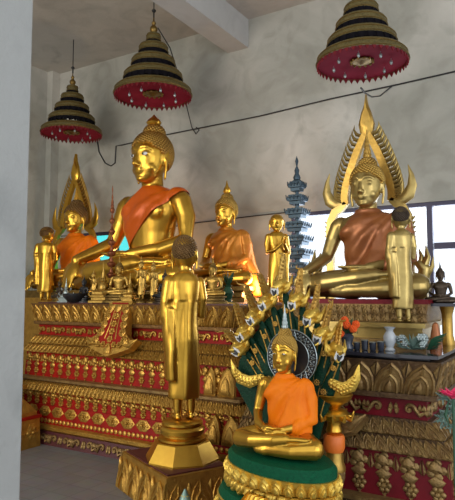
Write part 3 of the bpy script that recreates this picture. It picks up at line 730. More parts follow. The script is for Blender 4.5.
# its pedestal
pd = thing('statue_pedestal', 'smooth gold pedestal with round tiers and octagonal foot under the foreground disciple', 'pedestal', (MKX, MKY, .29))
pd.scale = (.92, .92, 1)
obj('octagonal_foot', MB().ngon([(.315, 0), (.315, .012), (.235, .135), (.225, .142)], 8, pi/8), gold, pd, 20)
obj('round_tier', MB().lathe([(.19, .142), (.20, .150), (.20, .165), (.165, .178), (.165, .19), (.185, .20), (.190, .23), (.175, .25), (.15, .258)], 32), gold, pd, 40)
obj('foot_disc', MB().lathe([(.155, .258), (.172, .264), (.172, .280), (.15, .2955)], 32), gold, pd, 40)
bx_ = thing('carved_box_base', 'flared box with gilded leaf carving and purple top on the floor in front', 'plinth', (-2.725, 3.64, 0), radians(-26))
obj('box_body', MB().loft([[V((x*a, y*b_, z)) for x, y in sq] for a, b_, z in ((.44, .30, 0), (.44, .30, .02), (.41, .265, .20), (.40, .265, .27), (.40, .265, .28))]), gilt, bx_, None)
obj('box_top', MB().box((-.37, -.24, .28), (.37, .24, .29)), maroon, bx_, None)
b = MB()
for (ax, n_, L, dep) in ((0, 4, .80, .27), (1, 3, .52, .40)):
    for sgn in (-1, 1):
        for i in range(n_):
            f = (i+.5)/n_-.5
            if ax == 0: O = V((f*L*1.02, sgn*.300, .015)); U = V((-sgn, 0, 0))*-1; N = V((0, sgn, .13)).normalized(); W = V((0, -sgn*.13, 1)).normalized()
            else: O = V((sgn*.440, f*L*1.02, .015)); U = V((0, 1, 0)); N = V((sgn, 0, .2)).normalized(); W = V((-sgn*.22, 0, 1)).normalized()
            m_leaf(b, O, U, W, N, L/n_*1.05, .23)
obj('leaf_carving', b, gilt, bx_, 50)
# the other disciples share the foreground one's meshes
p = at(277, 291, 5.3)
dup(monk, (p.x, 5.3, 1.457+.002), radians(55), (1.0, 1.0, .90), 'standing gold disciple with joined hands facing the tiered metal tree', swap={'polished_gold': gold}, skip=('stippled_hair',))
p = at(48, 300, 5.2)
dup(monk, (p.x, 5.15, 1.457+.002), radians(205), (1.12, 1.12, .95), 'standing gold disciple seen from behind before the far left buddha', skip=())
p = at(405, 325, 3.8)
dup(monk, (p.x, 3.765, 1.366), radians(-138), .735, 'standing gold disciple seen from behind before the right buddha', swap={'polished_gold': goldP, 'bronze_curls': bronze})
# ------------------------------------------------------------------ ceremonial tiered umbrellas
def umbrella(label, c, R, nt, red_m):
    t = thing('tiered_ceremonial_umbrella', label, 'umbrella', c)
    radii = [1, .76, .565, .38, .19][:nt]; z = 0
    H = .30; g = brocade
    zs = [0, .42, .80, 1.16, 1.47]
    for i, r in enumerate(radii):
        z = zs[i]*R*.98; r *= R
        h = (.20 if i == 0 else .19)*R
        ri = (radii[i+1]*R*.86 if i+1 < nt else .03*R)
        b = MB(); b.shell([(r*.975, z), (r, z), (r, z+.03*R), (r*.965, z+h*.8), (r*.93, z+h), (ri, z+h*1.12), (ri, z+h*1.05), (r*.90, z+h*.9), (r*.95, z+h*.7)], 48)
        o = obj('brocade_tier', b, g, t, 40)
        # gold braid edges
        bb = MB()
        for zz, rr in ((z+.025*R, r*1.005), (z+h*.72, r*.975)):
            bb.shell([(rr, zz-.012*R), (rr+.012*R, zz), (rr, zz+.012*R), (rr-.01*R, zz)], 48)
        obj('gold_braid', bb, goldD, o, 40)
        if i:
            bl = MB(); n = int(26*r/R)+6
            zl = z; zh = .13*R
            bl.shell([(r*.96, zl-.10*R), (r*.97, zl+.02*R), (r*.93, zl+.02*R), (r*.92, zl-.10*R)], 40)
            for j in range(n):
                a = 2*pi*j/n; c_, s_ = cos(a), sin(a)
                bl.plate([(-r*pi/n*.8, 0), (r*pi/n*.8, 0), (r*pi/n*.4, -.13*R), (0, -.16*R), (-r*pi/n*.4, -.13*R)], (r*.985*c_, r*.985*s_, zl+.005*R), (-s_, c_, 0), (0, 0, 1), (c_, s_, 0), .008*R, .2, .004)
            obj('black_lace_valance', bl, lace, o, 40)
    b = MB(); b.shell([(R*.965, .02*R), (R*.955, .045*R), (R*.02, .11*R), (R*.02, .10*R), (R*.9, .03*R)], 48)
    lin = obj('red_lining', b, red_m, t, 40)
    b = MB(); n = 44
    for j in range(n):
        a = 2*pi*j/n; c_, s_ = cos(a), sin(a)
        b.plate([(-R*.055, .0), (R*.055, .0), (R*.03, -.05*R), (0, -.10*R), (-R*.03, -.05*R)], (R*.975*c_, R*.975*s_, .015*R), (-s_, c_, 0), (0, 0, 1), (c_, s_, 0), .006, .2, .004)
    obj('fringe', b, redR, t, 40)
    b = MB(); b.lathe([(.03*R, .10*R), (.20*R, .085*R), (.23*R, .05*R), (.18*R, .035*R), (.10*R, .02*R), (.03*R, -.02*R)], 24)
    for j in range(12):
        a = 2*pi*j/12; b.ell((.24*R*cos(a), .24*R*sin(a), .045*R), (.035*R,)*3, 6)
    obj('underside_medallion', b, goldD, lin, 40)
    b = MB()
    for j in range(8):
        b = MB(); a = 2*pi*j/8+.2; b.tube([(.62*R*cos(a), .62*R*sin(a), .04*R), (.62*R*cos(a), .62*R*sin(a), -.03*R)], .006*R, 5); b.ell((.62*R*cos(a), .62*R*sin(a), -.05*R), (.035*R, .035*R, .055*R), 7)
        obj('crystal_drop', b, silver, lin, 40)
    zt = (zs[nt-1]+.17)*R
    b = MB(); b.lathe([(.12*R, zt-.04*R), (.13*R, zt), (.06*R, zt+.04*R), (.10*R, zt+.10*R), (.10*R, zt+.16*R), (.04*R, zt+.24*R), (.06*R, zt+.30*R), (.02*R, zt+.36*R), (.015*R, zt+.5*R)], 20)
    obj('lotus_finial', b, goldD, t, 40)
    b = MB(); zc = CZ-c[2]-.002
    b.tube([(0, 0, zt+.45*R), (0, 0, zt+.62*R)], .010, 6); b.lathe([(.02, zt+.60*R), (.028, zt+.63*R), (.02, zt+.66*R), (.012, zt+.63*R)], 12)
    b.tube([(0, 0, zt+.62*R), (0, 0, zc-.005)], .007, 6, rnd=False)
    obj('hanging_rod', b, wire_m, t, 40)
    return t
u1 = at(71.5, 134, 5.6); umbrella('dark five-tier ceremonial umbrella hanging at far left', (u1.x, 5.6, u1.z), .425, 5, redU)
u2 = at(153, 96, 5.2); umbrella('five-tier ceremonial umbrella hanging over the largest buddha', (u2.x, 5.2, u2.z), .465, 5, redU)
u3 = at(362, 64, 4.25); umbrella('ceremonial umbrella hanging at right, its top leaving the frame', (u3.x, 4.25, u3.z), .355, 5, redU)
# ------------------------------------------------------------------ cables along the wall
def cable(label, pts, r=.009, Y=6.385):
    b = MB(); b.tube([at(x, y, Y if len(q) < 1 else q[0]) for x, y, *q in pts], r, 6, rnd=False)
    return tag(obj('electric_cable', b, wire_m), label, 'cable')
cable('black cable stapled across the upper wall behind the large buddha', [(97,139),(99,152),(105,163),(111,166),(115,163),(116,146),(122,145),(135,142),(165,135),(200,128),(260,116),(330,99),(400,84),(470,68),(620,32),(800,-12)])
cable('thin dark cable running low along the wall toward the window frame', [(20,241),(45,236),(90,236),(140,232),(195,223),(262,215),(291,212)], .008)
cable('black lead dropping from the middle umbrella to the wall cable', [(158,28,5.2),(170,48,5.5),(182,86,6.1),(188,112,6.3),(192,128),(196,134),(199,130),(196,127)], .007)
cable('small loose loop of black cable below the right umbrella', [(361,88,4.3),(365,93,4.8),(372,97,5.6),(380,96,6.2),(386,91),(392,86)], .008)
# ------------------------------------------------------------------ tiered metal trees
def tree(label, loc, h, wd, n, m, round_=False):
    t = thing('tiered_metal_tree', label, 'ornament', loc)
    b = MB(); b.tube([(0, 0, 0), (0, 0, h*.86)], [wd*.10, wd*.05], 8, rnd=False); obj('stem', b, m, t)
    for i in range(n):
        z = h*(.05+.74*i/(n-1)); s = wd*(1-.58*i/(n-1)); hh = h*.74/(n-1)
        q = MB()
        if round_:
            q.lathe([(s*.30, z-hh*.3), (s*.5, z-hh*.05), (s*.5, z+hh*.04), (s*.22, z+hh*.22), (s*.18, z+hh*.5)], 12)
        else:
            q.loft([[V((x*a, y*a, zz)) for x, y in sq] for a, zz in ((s*.36, z-hh*.38), (s*.38, z-.16*hh), (s*.5, z-.12*hh), (s*.5, z+.10*hh), (s*.42, z+.16*hh), (s*.42, z+.34*hh))])
            for k in range(5):
                for sg in (-1, 1):
                    o_2 = (k/4-.5)*s*.95
                    q.tube([(o_2, sg*s*.5, z+.02*hh), (o_2*1.06, sg*s*.56, z+.30*hh)], [.010, .003], 5); q.tube([(sg*s*.5, o_2, z+.02*hh), (sg*s*.56, o_2*1.06, z+.30*hh)], [.010, .003], 5)
        obj('tree_tier', q, m, t, 40)
    q = MB(); q.lathe([(wd*.13, h*.81), (wd*.16, h*.825), (wd*.10, h*.835), (wd*.12, h*.85), (wd*.06, h*.88), (wd*.08, h*.90), (wd*.02, h*.93), (wd*.055, h*.965), (.002, h)], 12); obj('spire', q, m, t)
    q = MB(); q.lathe([(wd*.45, 0), (wd*.45, .02*h), (wd*.2, .05*h)], 16); obj('foot', q, m, t)
    return t
p = at(298, 290, 5.95); tree('tall blue-grey metal tree of square tiers in front of the window', (p.x, 5.95, 1.457), at(298, 156, 5.95).z-1.457, .37, 9, steel)
p = at(114.5, 290, 4.75); tree('slender red-gold tiered spire beside the largest buddha', (p.x+.07, 4.62, 1.457), at(114, 184, 4.56).z-1.457, .13, 9, mat('red_gold', (.30, .10, .03), .4, .6, (.14, .03, .015), 30), True)
# ------------------------------------------------------------------ naga buddha
NX, NY, NS = -1.335, 2.75, .575
nz = .742
stand = thing('naga_pedestal', 'green and gold oval lotus pedestal under the small orange-robed buddha', 'pedestal', (NX-.02, NY-.03, 0), radians(-20))
E = .64; stand.scale = (1.07, 1, 1)
def drum(name, prof, m, par=stand): return obj(name, MB().lathe(prof, 56, E), m, par, 40)
def petals(name, r, z, h, n, m, up=1, par=stand, out=.25):
    b = MB()
    for i in range(n):
        a = 2*pi*(i+.5*(up < 0))/n; c_, s_ = cos(a), sin(a); N = V((c_*E, s_, 0)).normalized(); U = V((-s_, c_*E, 0)).normalized()
        w_ = 2*pi*r*sqrt((s_*s_+c_*c_*E*E))/n*1.02; O = V((r*c_, r*E*s_, z)); W = (N*out+V((0, 0, up))).normalized()
        b.plate(ogive(w_, h), O, U, W, N, .022, .3, .01); b.plate(ogive(w_*.6, h*.7), O+N*.016, U, W, N, .016, .4, .01)
    return obj(name, b, m, par, 50)
drum('green_top', [(.30, .66), (.322, .67), (.322, .70), (.30, .722), (.02, .742)], green)
drum('lotus_band', [(.30, .54), (.335, .555), (.30, .60), (.325, .655), (.33, .668), (.30, .672)], giltB)
petals('upper_petals', .305, .603, .062, 30, giltB); petals('lower_petals', .305, .60, .060, 30, giltB, -1)
drum('green_ledge', [(.31, .45), (.385, .46), (.385, .49), (.36, .53), (.30, .545)], green)
drum('gold_rim', [(.385, .474), (.395, .480), (.385, .488)], giltB)
drum('lower_lotus_band', [(.35, .34), (.40, .36), (.365, .40), (.39, .44), (.36, .455)], giltB)
petals('lower_ledge_petals', .37, .40, .055, 34, giltB)
drum('green_foot', [(.36, .0), (.38, .05), (.34, .20), (.35, .345)], green)
b = MB()      # pleated gilt apron hanging over the front of the pedestal
rows = []
for k in range(6):
    zz = .600-.045*k; rad = .215+.03*sin(k*.9)+.010*k; row = []
    for j in range(25):
        u = j/24-.5; row.append((.09+u*(.13+.025*k), -(rad+.03)-.012*cos(u*40)-.02*(1-4*u*u), zz-.02*abs(u)))
    rows.append(row)
nb = len(rows[0]); vs = [V(q) for r in rows for q in r]+[V(q)+V((0, .02, 0)) for r in rows for q in r]
fs = []; off = len(vs)//2
for i in range(5):
    for j in range(nb-1):
        a = i*nb+j; fs.append((a, a+1, a+nb+1, a+nb)); fs.append((a+off, a+nb+off, a+nb+1+off, a+1+off))
for j in range(nb-1): fs.append((j, j+off, j+1+off, j+1)); a = 5*nb+j; fs.append((a, a+1, a+1+off, a+off))
for i in range(5): a = i*nb; fs.append((a, a+nb, a+nb+off, a+off)); a = i*nb+nb-1; fs.append((a, a+off, a+nb+off, a+nb))
b.add(vs, fs); pa = obj('pleated_apron', b, gold, stand, 50)
nagaB = seated('small seated gold buddha in vivid orange robe before the green naga hood', (NX, NY, nz+.002), radians(-1), NS, 'dhyana', gold, goldA, silver, 'spire', 'wrap', robeO, 620, 'small')
nagaB.scale = (.545, .565, .625)
# hood: necks fan out behind the buddha
YH = NY+.13
hood = thing('naga_hood', 'fan of nine green naga serpents with gold heads and pointed crests', 'naga', (NX, YH, nz))
O0 = V((NX, YH, nz))
heads = [(238,352,215,331,-1),(241.5,338,226,300,-1),(252,321.5,236,281,-1),(264,307,251,271,-1),(276,292,279,250,-1),(293,306,296,265,-1),(308,322,315,281,-1),(318,340,329,298,-1),(338,357,346,318,1)]
order = [4, 3, 5, 2, 6, 1, 7, 0, 8]
def naga_head(par, hp, tip, k, side):
    # hp: mouth point (local), tip: crest tip (local)
    face = V((-.10 if side < 0 else .75, -1, -.30)).normalized()
    upv = (tip-hp); L = upv.length; up = upv.normalized()
    back = hp-face*.055*k+V((0, 0, .012))
    b = MB()
    sd = face.cross(up).normalized()
    # skull, snout, brow, jaw
    b.tube([back+up*.0-face*.03*k, back+up*.018*k, hp+up*.032*k-face*.01*k, hp+up*.028*k+face*.020*k, hp+up*.040*k+face*.034*k], [.030*k, .036*k, .025*k, .016*k, .005*k], 10)
    b.tube([back-up*.012*k, hp-up*.012*k, hp-up*.020*k+face*.018*k], [.026*k, .017*k, .006*k], 8)
    for s in (-1, 1):
        b.ell(hp+up*.046*k-face*.016*k+sd*s*.018*k, (.010*k,)*3, 8)
        b.tube([back+sd*s*.030*k, back+sd*s*.052*k+up*.020*k-face*.01*k, back+sd*s*.050*k+up*.060*k-face*.03*k], [.020*k, .013*k, .002*k], 7)
        b.tube([back+sd*s*.026*k-up*.02*k, back+sd*s*.048*k-up*.005*k, back+sd*s*.056*k+up*.03*k], [.016*k, .011*k, .002*k], 7)
    h = obj('naga_head', b, giltB, par, 50)
    c = MB(); mid = back+up*L*.50-face*.010; 
    c.tube([back+up*.01, back+up*L*.28, mid+sd*.004, back+up*L*.78, back*.08+tip*.92, tip], [.030*k, .026*k, .017*k, .009*k, .004*k, .001], 10, .55, fdir=tuple(sd))
    for j in range(6):
        q0 = back+up*L*(.12+.10*j)
        r = .032*k*(1-j*.12)
        for s in (-1, 1): c.tube([q0-face*s*r*.4, q0-face*s*(r+.008*k)+up*.015*k, q0-face*s*(r+.004*k)+up*.040*k], [.011*k, .008*k, .0015], 5)
        c.tube([q0+face*r*.3, q0+face*(r*.8)+up*.012*k, q0+face*r*.6+up*.030*k], [.010*k, .007*k, .0015], 5)
    obj('flame_crest', c, goldA if side < 0 and tip.x < -.05 else gilt, h, 50)
    w_ = MB(); w_.tube([hp-face*.006*k+up*.006*k, hp+face*.016*k+up*.003*k], [.013*k, .025*k], 12, .95, rnd=False); 
    for s in (-1, 1): w_.tube([hp+face*.016*k+sd*s*.018*k+up*.010*k, hp+face*.022*k+sd*s*.021*k+up*.032*k], [.006*k, .001], 5)
    mo = obj('open_mouth', w_, white, h, 40)
    tg = MB(); q = hp+face*.018*k
    for s in (-1, 1): tg.tube([q-up*.012*k, q+up*.002*k+sd*s*.004*k, q+up*.014*k+sd*s*.011*k+face*.004*k], [.006*k, .0075*k, .004*k], 6)
    obj('tongue', tg, black, mo, 40)
ctr = at(284, 415, YH)-O0
for i, (mx, my, tx, ty, sd_) in enumerate(heads):
    r = order.index(i)
    yh = YH-.045+.004*i
    hp = at(mx, my, yh)-O0; tp = at(tx, ty, yh+.03)-O0
    k = 1.05
    tilt = (i-4)
    s0 = V((.020*tilt, .03+.004*abs(tilt), .05))
    bk = hp+V((.03 if sd_ < 0 else -.02, .06, -.015))
    c1 = V((bk.x*.52, .055, .05+(bk.z-.05)*.50)); c2 = V((bk.x*.84, .065, .05+(bk.z-.05)*.80))
    n_ = MB(); pts = []
    for j in range(12):
        u = j/11; pts.append(s0*(1-u)**3+c1*3*u*(1-u)**2+c2*3*u*u*(1-u)+bk*u**3)
    n_.tube(pts, [.040+.012*sin(pi*min(1, j/9))-.022*max(0, j-7)/4 for j in range(12)], 14, .55, fdir=(0, 1, 0))
    nk = obj('serpent_neck', n_, greenN, hood, 50)
    st = MB()
    for s in (-1, 1):
        q = []
        for j in range(2, 11):
            t_ = (pts[j+1]-pts[j-1]).normalized(); sx = t_.cross(V((0, 1, 0))).normalized(); q.append(pts[j]+sx*s*.026*(1-.04*j)+V((0, -.026+.0008*j, 0)))
        st.tube(q, .0042, 5)
    for j, f in ((5, 1), (9, .85)):
        for a in range(8): st.ell(pts[j]+V((.013*f*cos(a*pi/4), -.028, .013*f*sin(a*pi/4))), (.0055, .003, .0055), 5)
        st.ell(pts[j]+V((0, -.030, 0)), (.007, .004, .007), 6)
    obj('gold_striping', st, gilt, nk, 50)
    naga_head(nk, hp, tp, k, sd_)
# hood back panel closes the fan
pn = [at(x, y, YH+.05)-O0 for x, y in ((262,432),(236,385),(240,360),(254,335),(268,318),(281,308),(297,318),(312,335),(322,352),(336,372),(325,395),(305,432))]
hb = MB(); hb.loft([[V((p.x, .045, p.z)) for p in pn], [V((p.x, .075, p.z)) for p in pn]]); obj('hood_back', hb, greenN, hood, 30)
# curling gold tails both sides
for pts_, in ([[(262,378),(250,382),(240,378),(234,370),(231,360)]], [[(332,383),(342,389),(351,386),(357,377),(359,365)]]):
    q = [at(x, y, YH-.01)-O0 for x, y in pts_]
    b = MB(); b.tube(q, [.024, .036, .034, .022, .003], 10, .5, fdir=(0, 1, 0))
    for j in range(3):
        for m in range(3):
            a = q[j].lerp(q[j+1], m/3); t_ = (q[j+1]-q[j]).normalized(); b.ell(a+V((0, -.018, 0)), (.010, .006, .010), 6); b.ell(a+V((.0, -.015, .018)), (.007, .005, .008), 6); b.ell(a+V((.0, -.015, -.018)), (.007, .005, .008), 6)
    obj('curled_tail', b, giltB, hood, 50)
# halo ring with silver fretwork
hc = at(292, 357, NY+.085)
halo = thing('halo_disc', 'dark round halo edged with silver fretwork behind the orange-robed buddha head', 'halo', hc)
b = MB(); b.shell([(.10, -.004), (.152, -.004), (.152, .004), (.10, .004)], 48); b.xf(Matrix.Rotation(pi/2, 4, 'X'))
bm_ = b
rg = MB(); n = 48
for r0, r1 in ((.02, .145),):
    rg.lathe([(r0, -.003), (r1, -.003), (r1, .003), (r0, .003)], n)
rg.xf(Matrix.Rotation(pi/2, 4, 'X')); obj('dark_disc', rg, black, halo, None)
fr = MB()
for rr in (.146, .100):
    fr.tube([(rr*cos(2*pi*j/40), -.006, rr*sin(2*pi*j/40)) for j in range(41)], .0028, 5, rnd=False)
for j in range(22):
    a = 2*pi*j/22; da = pi/22
    A = V((.104*cos(a-da), -.006, .104*sin(a-da))); B = V((.138*cos(a), -.006, .138*sin(a))); D = V((.104*cos(a+da), -.006, .104*sin(a+da)))
    fr.tube([A, B, D], .0026, 5); fr.ell(V((.116*cos(a), -.006, .116*sin(a))), (.005,)*3, 6); fr.ell(V((.130*cos(a+da), -.006, .130*sin(a+da))), (.006,)*3, 6)
obj('silver_fretwork', fr, silver, halo, 40)
# ------------------------------------------------------------------ offerings around the naga
p = at(334, 432, 3.0)
sd = thing('offering_tray', 'footed gold offering tray standing right of the orange-robed buddha', 'tray', (p.x, 3.0, .60))
obj('tray_stand', MB().lathe([(.06, 0), (.06, .02), (.05, .05), (.045, .10)], 20), goldA, sd)
obj('orange_collar', MB().lathe([(.050, .10), (.058, .12), (.058, .18), (.050, .19)], 14), candle, sd)
obj('gold_bowl', MB().lathe([(.035, .19), (.045, .21), (.035, .24), (.04, .26), (.075, .275), (.085, .30), (.07, .32), (.04, .33)], 20), gold, sd)
obj('tray_dish', MB().lathe([(.03, .33), (.05, .35), (.09, .375), (.105, .405), (.10, .41), (.08, .385), (.03, .37)], 28), gold, sd)
b = MB()
for j in range(10):
    a = 2*pi*j/10; b.tube([(.05*cos(a), .05*sin(a), .29), (.10*cos(a), .10*sin(a), .28), (.112*cos(a), .112*sin(a), .31)], [.014, .013, .004], 6)
obj('petal_rim', b, gold, sd)
tb_ = thing('side_stand', 'dark gilded stand under the footed offering tray', 'stand', (p.x, 3.0, 0)); obj('stand_post', MB().ngon([(.045, 0), (.045, .04), (.035, .10), (.035, .5), (.06, .57), (.06, .5995)], 8), giltP, tb_, 30)
p = at(185, 489, 2.7)
bc = thing('beaded_cone', 'small green and gold beaded cone tip at the bottom edge beside the carved box', 'ornament', (p.x, 2.7, 0))
obj('cone', MB().lathe([(.11, 0), (.10, .05), (.03, p.z-.05), (.004, p.z)], 16), leafS, bc)
b = MB()
for i in range(14):
    for j in range(10):
        f = i/14; a = 2*pi*j/10+i*.5; r = .10*(1-f)+.008; b.ell((r*cos(a), r*sin(a), .03+f*(p.z-.04)), (.010,)*3, 5)
obj('gold_beads', b, giltB, bc)
# ------------------------------------------------------------------ things on the right altar
ZT = 1.214
p = at(390, 353, 3.42)
v = thing('flower_vase', 'small white porcelain vase on the dark slab before the right buddha', 'vase', (p.x, 3.42, ZT))
obj('vase_body', MB().lathe([(.028, 0), (.032, .005), (.020, .02), (.036, .055), (.038, .085), (.020, .115), (.022, .125), (.036, .14), (.030, .14), (.014, .12), (.02, .09)], 24), vaseW, v)
def petal_ball(b, c, r, n):
    g = pi*(3-sqrt(5))
    for i in range(n):
        z = 1-2*(i+.5)/n; rr = sqrt(1-z*z); d = V((rr*cos(g*i), rr*sin(g*i), z)); q = V(c)+d*r*.8
        b.ell(q, (r*.26, r*.26, r*.26), 6)
    b.ell(c, (r*.8,)*3, 10)
p = at(345, 345, 3.3)
v = thing('marigold_bouquet', 'bunch of bright orange marigolds in a dark vase right of the naga hood', 'flowers', (p.x, 3.34, ZT))
obj('dark_vase', MB().lathe([(.035, 0), (.04, .01), (.03, .04), (.04, .08), (.025, .10), (.02, .10), (.015, .05)], 18), glassy, v)
b = MB(); lf = MB()
for x, z in ((-.005, .178), (.010, .150), (-.045, .125), (-.03, .095), (.050, .130), (.062, .155), (-.02, .16)):
    petal_ball(b, (x, -.015+random.uniform(-.02, .02), z), .024, 40); lf.tube([(0, 0, .06), (x, -.01, z)], .003, 5)
for j in range(14):
    a = j*2.4; lf.tube([(0, 0, .08), (.04*cos(a), .03*sin(a), .11+.02*(j % 3)), (.065*cos(a), .05*sin(a), .10+.03*(j % 4))], [.004, .012, .002], 6, .3)
obj('marigold_heads', b, marig, v, 50); obj('leaves', lf, leafM, v, 50)
for j, (x_, hh, ly) in enumerate(((357, .045, 'left end'), (365, .06, ''), (373, .05, ''), (381, .055, ''))):
    p = at(x_, 354, 3.38)
    labs = ['tiny dark glass cup nearest the marigold vase', 'second tiny dark glass cup along from the marigolds', 'third tiny dark glass cup along from the marigolds', 'tiny dark glass cup beside the white vase']
    t = thing('glass_cup', labs[j], 'cup', (p.x, 3.38, ZT), group='dark glass cups on the right altar')
    obj('cup_body', MB().lathe([(.014, 0), (.018, .004), (.022, hh), (.019, hh), (.014, .008)], 14), glassy, t); obj('cup_rim', MB().lathe([(.022, hh-.003), (.0235, hh), (.020, hh+.002)], 14), silver, t)
# silver flower arrangement
p = at(412, 352, 3.45)
v = thing('silver_flower_arrangement', 'low spray of silvery leaves and blossoms beside the white vase', 'flowers', (p.x, 3.46, ZT))
b = MB(); lf = MB()
for j in range(46):
    a = random.uniform(0, 2*pi); e = random.uniform(.15, 1.2); L = random.uniform(.06, .13)
    d = V((cos(a)*cos(e)*1.15, sin(a)*cos(e)*.5, sin(e)*.85)); q = d*L
    b.tube([(0, 0, .01), q*.6+V((0, 0, .01)), q+V((0, 0, .012))], [.003, .011, .002], 6, .35)
for j in range(12):
    a = random.uniform(0, 2*pi); q = V((cos(a)*.08, -abs(sin(a))*.05, random.uniform(.03, .09))); m_flower(lf, q, V((1,0,0)), V((0,.2,1)).normalized(), V((0,-1,.2)).normalized(), .022, 6)
obj('silver_leaves', b, leafS, v, 50); obj('blossoms', lf, silver, v, 50); g_ = MB()
for j in range(12): g_.tube([(.08, .02, .0+.01), (.12+.01*(j % 3), .02-.01*j*.5, .02+.006*j), (.15+.004*j, .0, .012+.009*j)], [.003, .010, .002], 6, .35)
obj('green_leaves', g_, leafM, v, 50)
# small crowned statue and its tray at the right edge
p = at(441, 303, 4.25)
t = thing('footed_stand', 'dark tray stand at the right edge carrying the small bronze figure', 'stand', (-.755, 4.02, ZT))
obj('tray', MB().box((-.07, -.15, at(441, 303, 4.02).z-ZT-.02), (.22, .15, at(441, 303, 4.02).z-ZT)), darkgl, t, None)
obj('stand_post', MB().lathe([(.05, 0), (.05, .02), (.035, .06), (.035, .2), (.05, at(441, 303, 4.02).z-ZT-.0205)], 12), goldA, t)
ps = at(441, 303, 4.02)
dup(nagaB, (ps.x, 4.02, ps.z), radians(15), .235, 'small dark bronze seated figure on the tray at the right edge', swap={'polished_gold': bronze, 'antique_gold': bronze, 'silver_bead': bronze}, skip=('robe', 'eye'))
# orange draped cone next to the bench
p = at(440, 350, 4.1)
b = MB(); b.lathe([(.040, 0), (.038, .03), (.028, .10), (.018, .15), (.004, .16)], 12); 
t = thing('orange_drape', 'small orange cloth cone standing beside the bench at the right', 'cloth', (at(436, 345, 3.75).x, 3.75, ZT)); obj('cloth', b, robeB, t)
# lotus, leaf and garland at the right edge, on a stand in front of the altar
p = at(453, 397, 2.75)
v = thing('pink_lotus_bouquet', 'pink lotus flower with dark leaf cut by the right edge', 'flowers', (p.x, 2.75, 0))
b = MB()
for j in range(14):
    a = 2*pi*j/14*2.4; e = .35+.5*(j/14); d = V((cos(a)*cos(e), sin(a)*cos(e), sin(e)*.8)); q0 = V((0, 0, p.z)); b.tube([q0, q0+d*.035, q0+d*.07], [.010, .018, .002], 7, .4)
obj('pink_petals', b, pinkM, v); lf = MB()
lf.tube([(-.02, -.0, p.z-.02), (-.03, -.02, p.z-.08), (-.012, -.03, p.z-.13)], [.012, .03, .004], 8, .25); lf.tube([(0, 0, .1), (0, 0, p.z)], .006, 6)
obj('dark_leaf', lf, leafM, v); obj('flower_pot', MB().lathe([(.08, 0), (.1, .03), (.06, .3), (.09, .45), (.05, .45), (.04, .3)], 16), bronze, v)
b = MB()
for i in range(90):
    u = i/89; q = V((-.045+.05*sin(u*9)-.02+.10*u, .05, p.z-.01-.20*u)); a = i*2.4
    b.tube([q, q+V((.030*cos(a), -.02, .030*sin(a)))], [.006, .002], 5)
gr = obj('bead_garland', b, leafS, v, 50)
# ------------------------------------------------------------------ small figures on the left altar
ZA = 1.457
proto = thing('small_seated_buddha_figurine', 'small seated gold buddha directly before the right knee of the large one', 'figurine', (0, 0, 0))
obj('body', body_mesh('dhyana').copy(), goldA, proto, 180); obj('curled_hair', curls(300, 0, .017), goldD, proto, 60); obj('topknot_finial', flame('spire'), goldA, proto, 50)
pb_ = MB(); pb_.lathe([(.50, -.22), (.50, -.16), (.40, -.12), (.40, -.07), (.46, -.03), (.46, 0)], 24, .72); o_b = obj('lotus_seat', pb_, goldD, proto, 40); 
for v_ in o_b.data.vertices: v_.co.y -= .08
def fig_at(px, Y, hpx, label, rot, first=False, swap=None):
    q = at(px, 300, Y); dpt = (q-EYE).dot(Fw); s = hpx*dpt/FPX/1.45
    z = ZA+.22*s
    if first:
        proto.location = (q.x, Y, z); proto.scale = (s,)*3; proto.rotation_euler = (0, 0, rot); return proto
    return dup(proto, (q.x, Y, z), rot, s, label, 'small seated figurines on the long altar', swap)
fig_at(119, 4.55, 48, '', radians(15), True); proto['group'] = 'small seated figurines on the long altar'
fig_at(213, 4.70, 48, 'small seated gold figurine on the altar right of the foreground disciple head', radians(10))
fig_at(165, 4.54, 36, 'small dark figurine just left of the foreground disciple shoulder', 0, swap={'antique_gold': black, 'dark_gold': bronze})
fig_at(84, 4.56, 28, 'small black seated figurine beside the glittering spires', 0, swap={'antique_gold': black, 'dark_gold': black})
fig_at(60, 4.70, 26, 'small bronze seated figurine at the left end of the altar', 0, swap={'antique_gold': bronze})
# crowned standing figurines
cr = thing('crowned_standing_figurine', 'taller crowned standing figurine of the pair left of the foreground disciple', 'figurine', (0, 0, 0), 0, 1, 'crowned standing figurines on the long altar')
for ch in monk.children:
    if ch.name.startswith(('body', 'robe')):
        c = ch.copy(); c.data = ch.data.copy(); c.data.materials[0] = goldA; c.parent = cr; C.objects.link(c)
obj('tall_crown', MB().lathe([(.075, .95), (.08, .965), (.06, .985), (.062, 1.0), (.04, 1.03), (.042, 1.045), (.02, 1.09), (.004, 1.18)], 12), goldA, cr, 40)
b = MB(); b.lathe([(.20, -.10), (.20, -.06), (.14, -.04), (.17, 0)], 16); obj('figure_base', b, goldD, cr, 40)
b = MB()
for s in (-1, 1): b.tube([(s*.13, 0, .76), (s*.20, 0, .80), (s*.21, 0, .87)], [.03, .02, .003], 6); b.tube([(s*.12, 0, .40), (s*.20, .01, .34), (s*.24, .01, .42)], [.03, .02, .003], 6)
obj('winged_ornaments', b, goldA, cr, 40)
def st_at(px, Y, hpx, label, rot, first=False):
    q = at(px, 300, Y); dpt = (q-EYE).dot(Fw); s = hpx*dpt/FPX/1.28; L = (q.x, Y, ZA+.10*s)
    if first: cr.location = L; cr.rotation_euler = (0, 0, rot); cr.scale = (s,)*3; return
    dup(cr, L, rot, s, label, 'crowned standing figurines on the long altar')
st_at(141, 4.54, 47, '', radians(20), True)
st_at(153, 4.55, 44, 'shorter crowned standing figurine of the pair, next to the disciple', radians(25))
st_at(93.5, 4.54, 34, 'crowned standing figurine between the black figurine and the tallest spire shrine', radians(10))
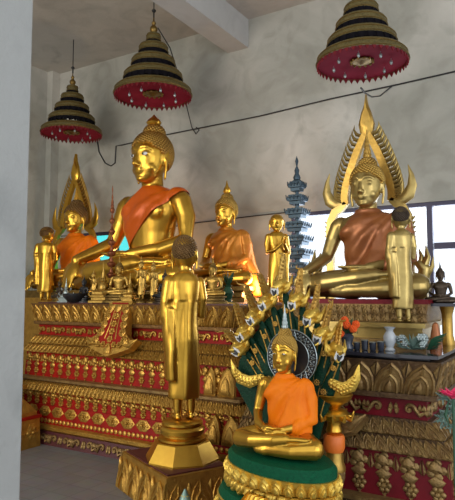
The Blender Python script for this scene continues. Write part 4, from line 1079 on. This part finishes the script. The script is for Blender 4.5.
# spire shrines
def shrine(px, Y, hpx, label, m, first=None):
    q = at(px, 300, Y); dpt = (q-EYE).dot(Fw); h = hpx*dpt/FPX
    t = thing('miniature_spire_shrine', label, 'ornament', (q.x, Y, ZA), radians(8), h, 'miniature spire shrines')
    obj('stepped_base', MB().loft([[V((x*a, y*a, z)) for x, y in sq] for a, z in ((.26,0),(.26,.05),(.21,.07),(.21,.13),(.24,.15),(.24,.18),(.17,.21),(.17,.27),(.20,.29),(.13,.33))]), m, t, None)
    obj('bell_spire', MB().lathe([(.13,.33),(.14,.36),(.11,.46),(.07,.52),(.09,.54),(.06,.60),(.07,.62),(.045,.68),(.05,.70),(.025,.80),(.004,1.0)], 16), m, t, 40)
    b = MB()
    for k, (r, z) in enumerate(((.24, .18), (.20, .33), (.13, .54))):
        for j in range(4): a = pi/4+j*pi/2; b.tube([(r*cos(a)*1.3, r*sin(a)*1.3, z-.03), (r*1.5*cos(a), r*1.5*sin(a), z+.03), (r*1.4*cos(a), r*1.4*sin(a), z+.09)], [.025, .018, .003], 6)
    obj('corner_flames', b, m, t, 40)
shrine(103, 4.52, 40, 'gilded miniature spire shrine left of the small seated buddha', goldA)
shrine(66, 4.56, 24, 'silvery miniature spire shrine toward the left end of the altar', silver)
shrine(130, 4.53, 30, 'low miniature spire shrine between small buddha and crowned pair', goldA)
shrine(196.5, 4.75, 30, 'miniature spire shrine just behind the foreground disciple shoulder', goldD)
# black bowl and green vase
q = at(76, 300, 4.5); t = thing('offering_bowl', 'black bowl on the long altar near its left end', 'bowl', (q.x, 4.49, ZA)); obj('bowl_body', MB().lathe([(.07, 0), (.08, .01), (.13, .06), (.135, .10), (.12, .10), (.10, .05), (.03, .03)], 24), black, t)
q = at(228, 300, 4.85); t = thing('green_vase', 'small dark green vase with leaves before the amber-robed buddha', 'vase', (q.x, 4.85, ZA)); obj('vase_body', MB().lathe([(.04, 0), (.05, .01), (.035, .04), (.06, .10), (.03, .16), (.04, .18), (.025, .17)], 18), leafM, t)
b = MB()
for j in range(16): a = j*2.4; b.tube([(0, 0, .16), (.03*cos(a), .03*sin(a), .22+.01*(j % 4)), (.06*cos(a), .06*sin(a), .25+.02*(j % 5))], [.004, .014, .002], 6, .3)
obj('leaves', b, leafM, t)
# flat offering cushion under the small right figure
q = at(213, 302, 4.70);
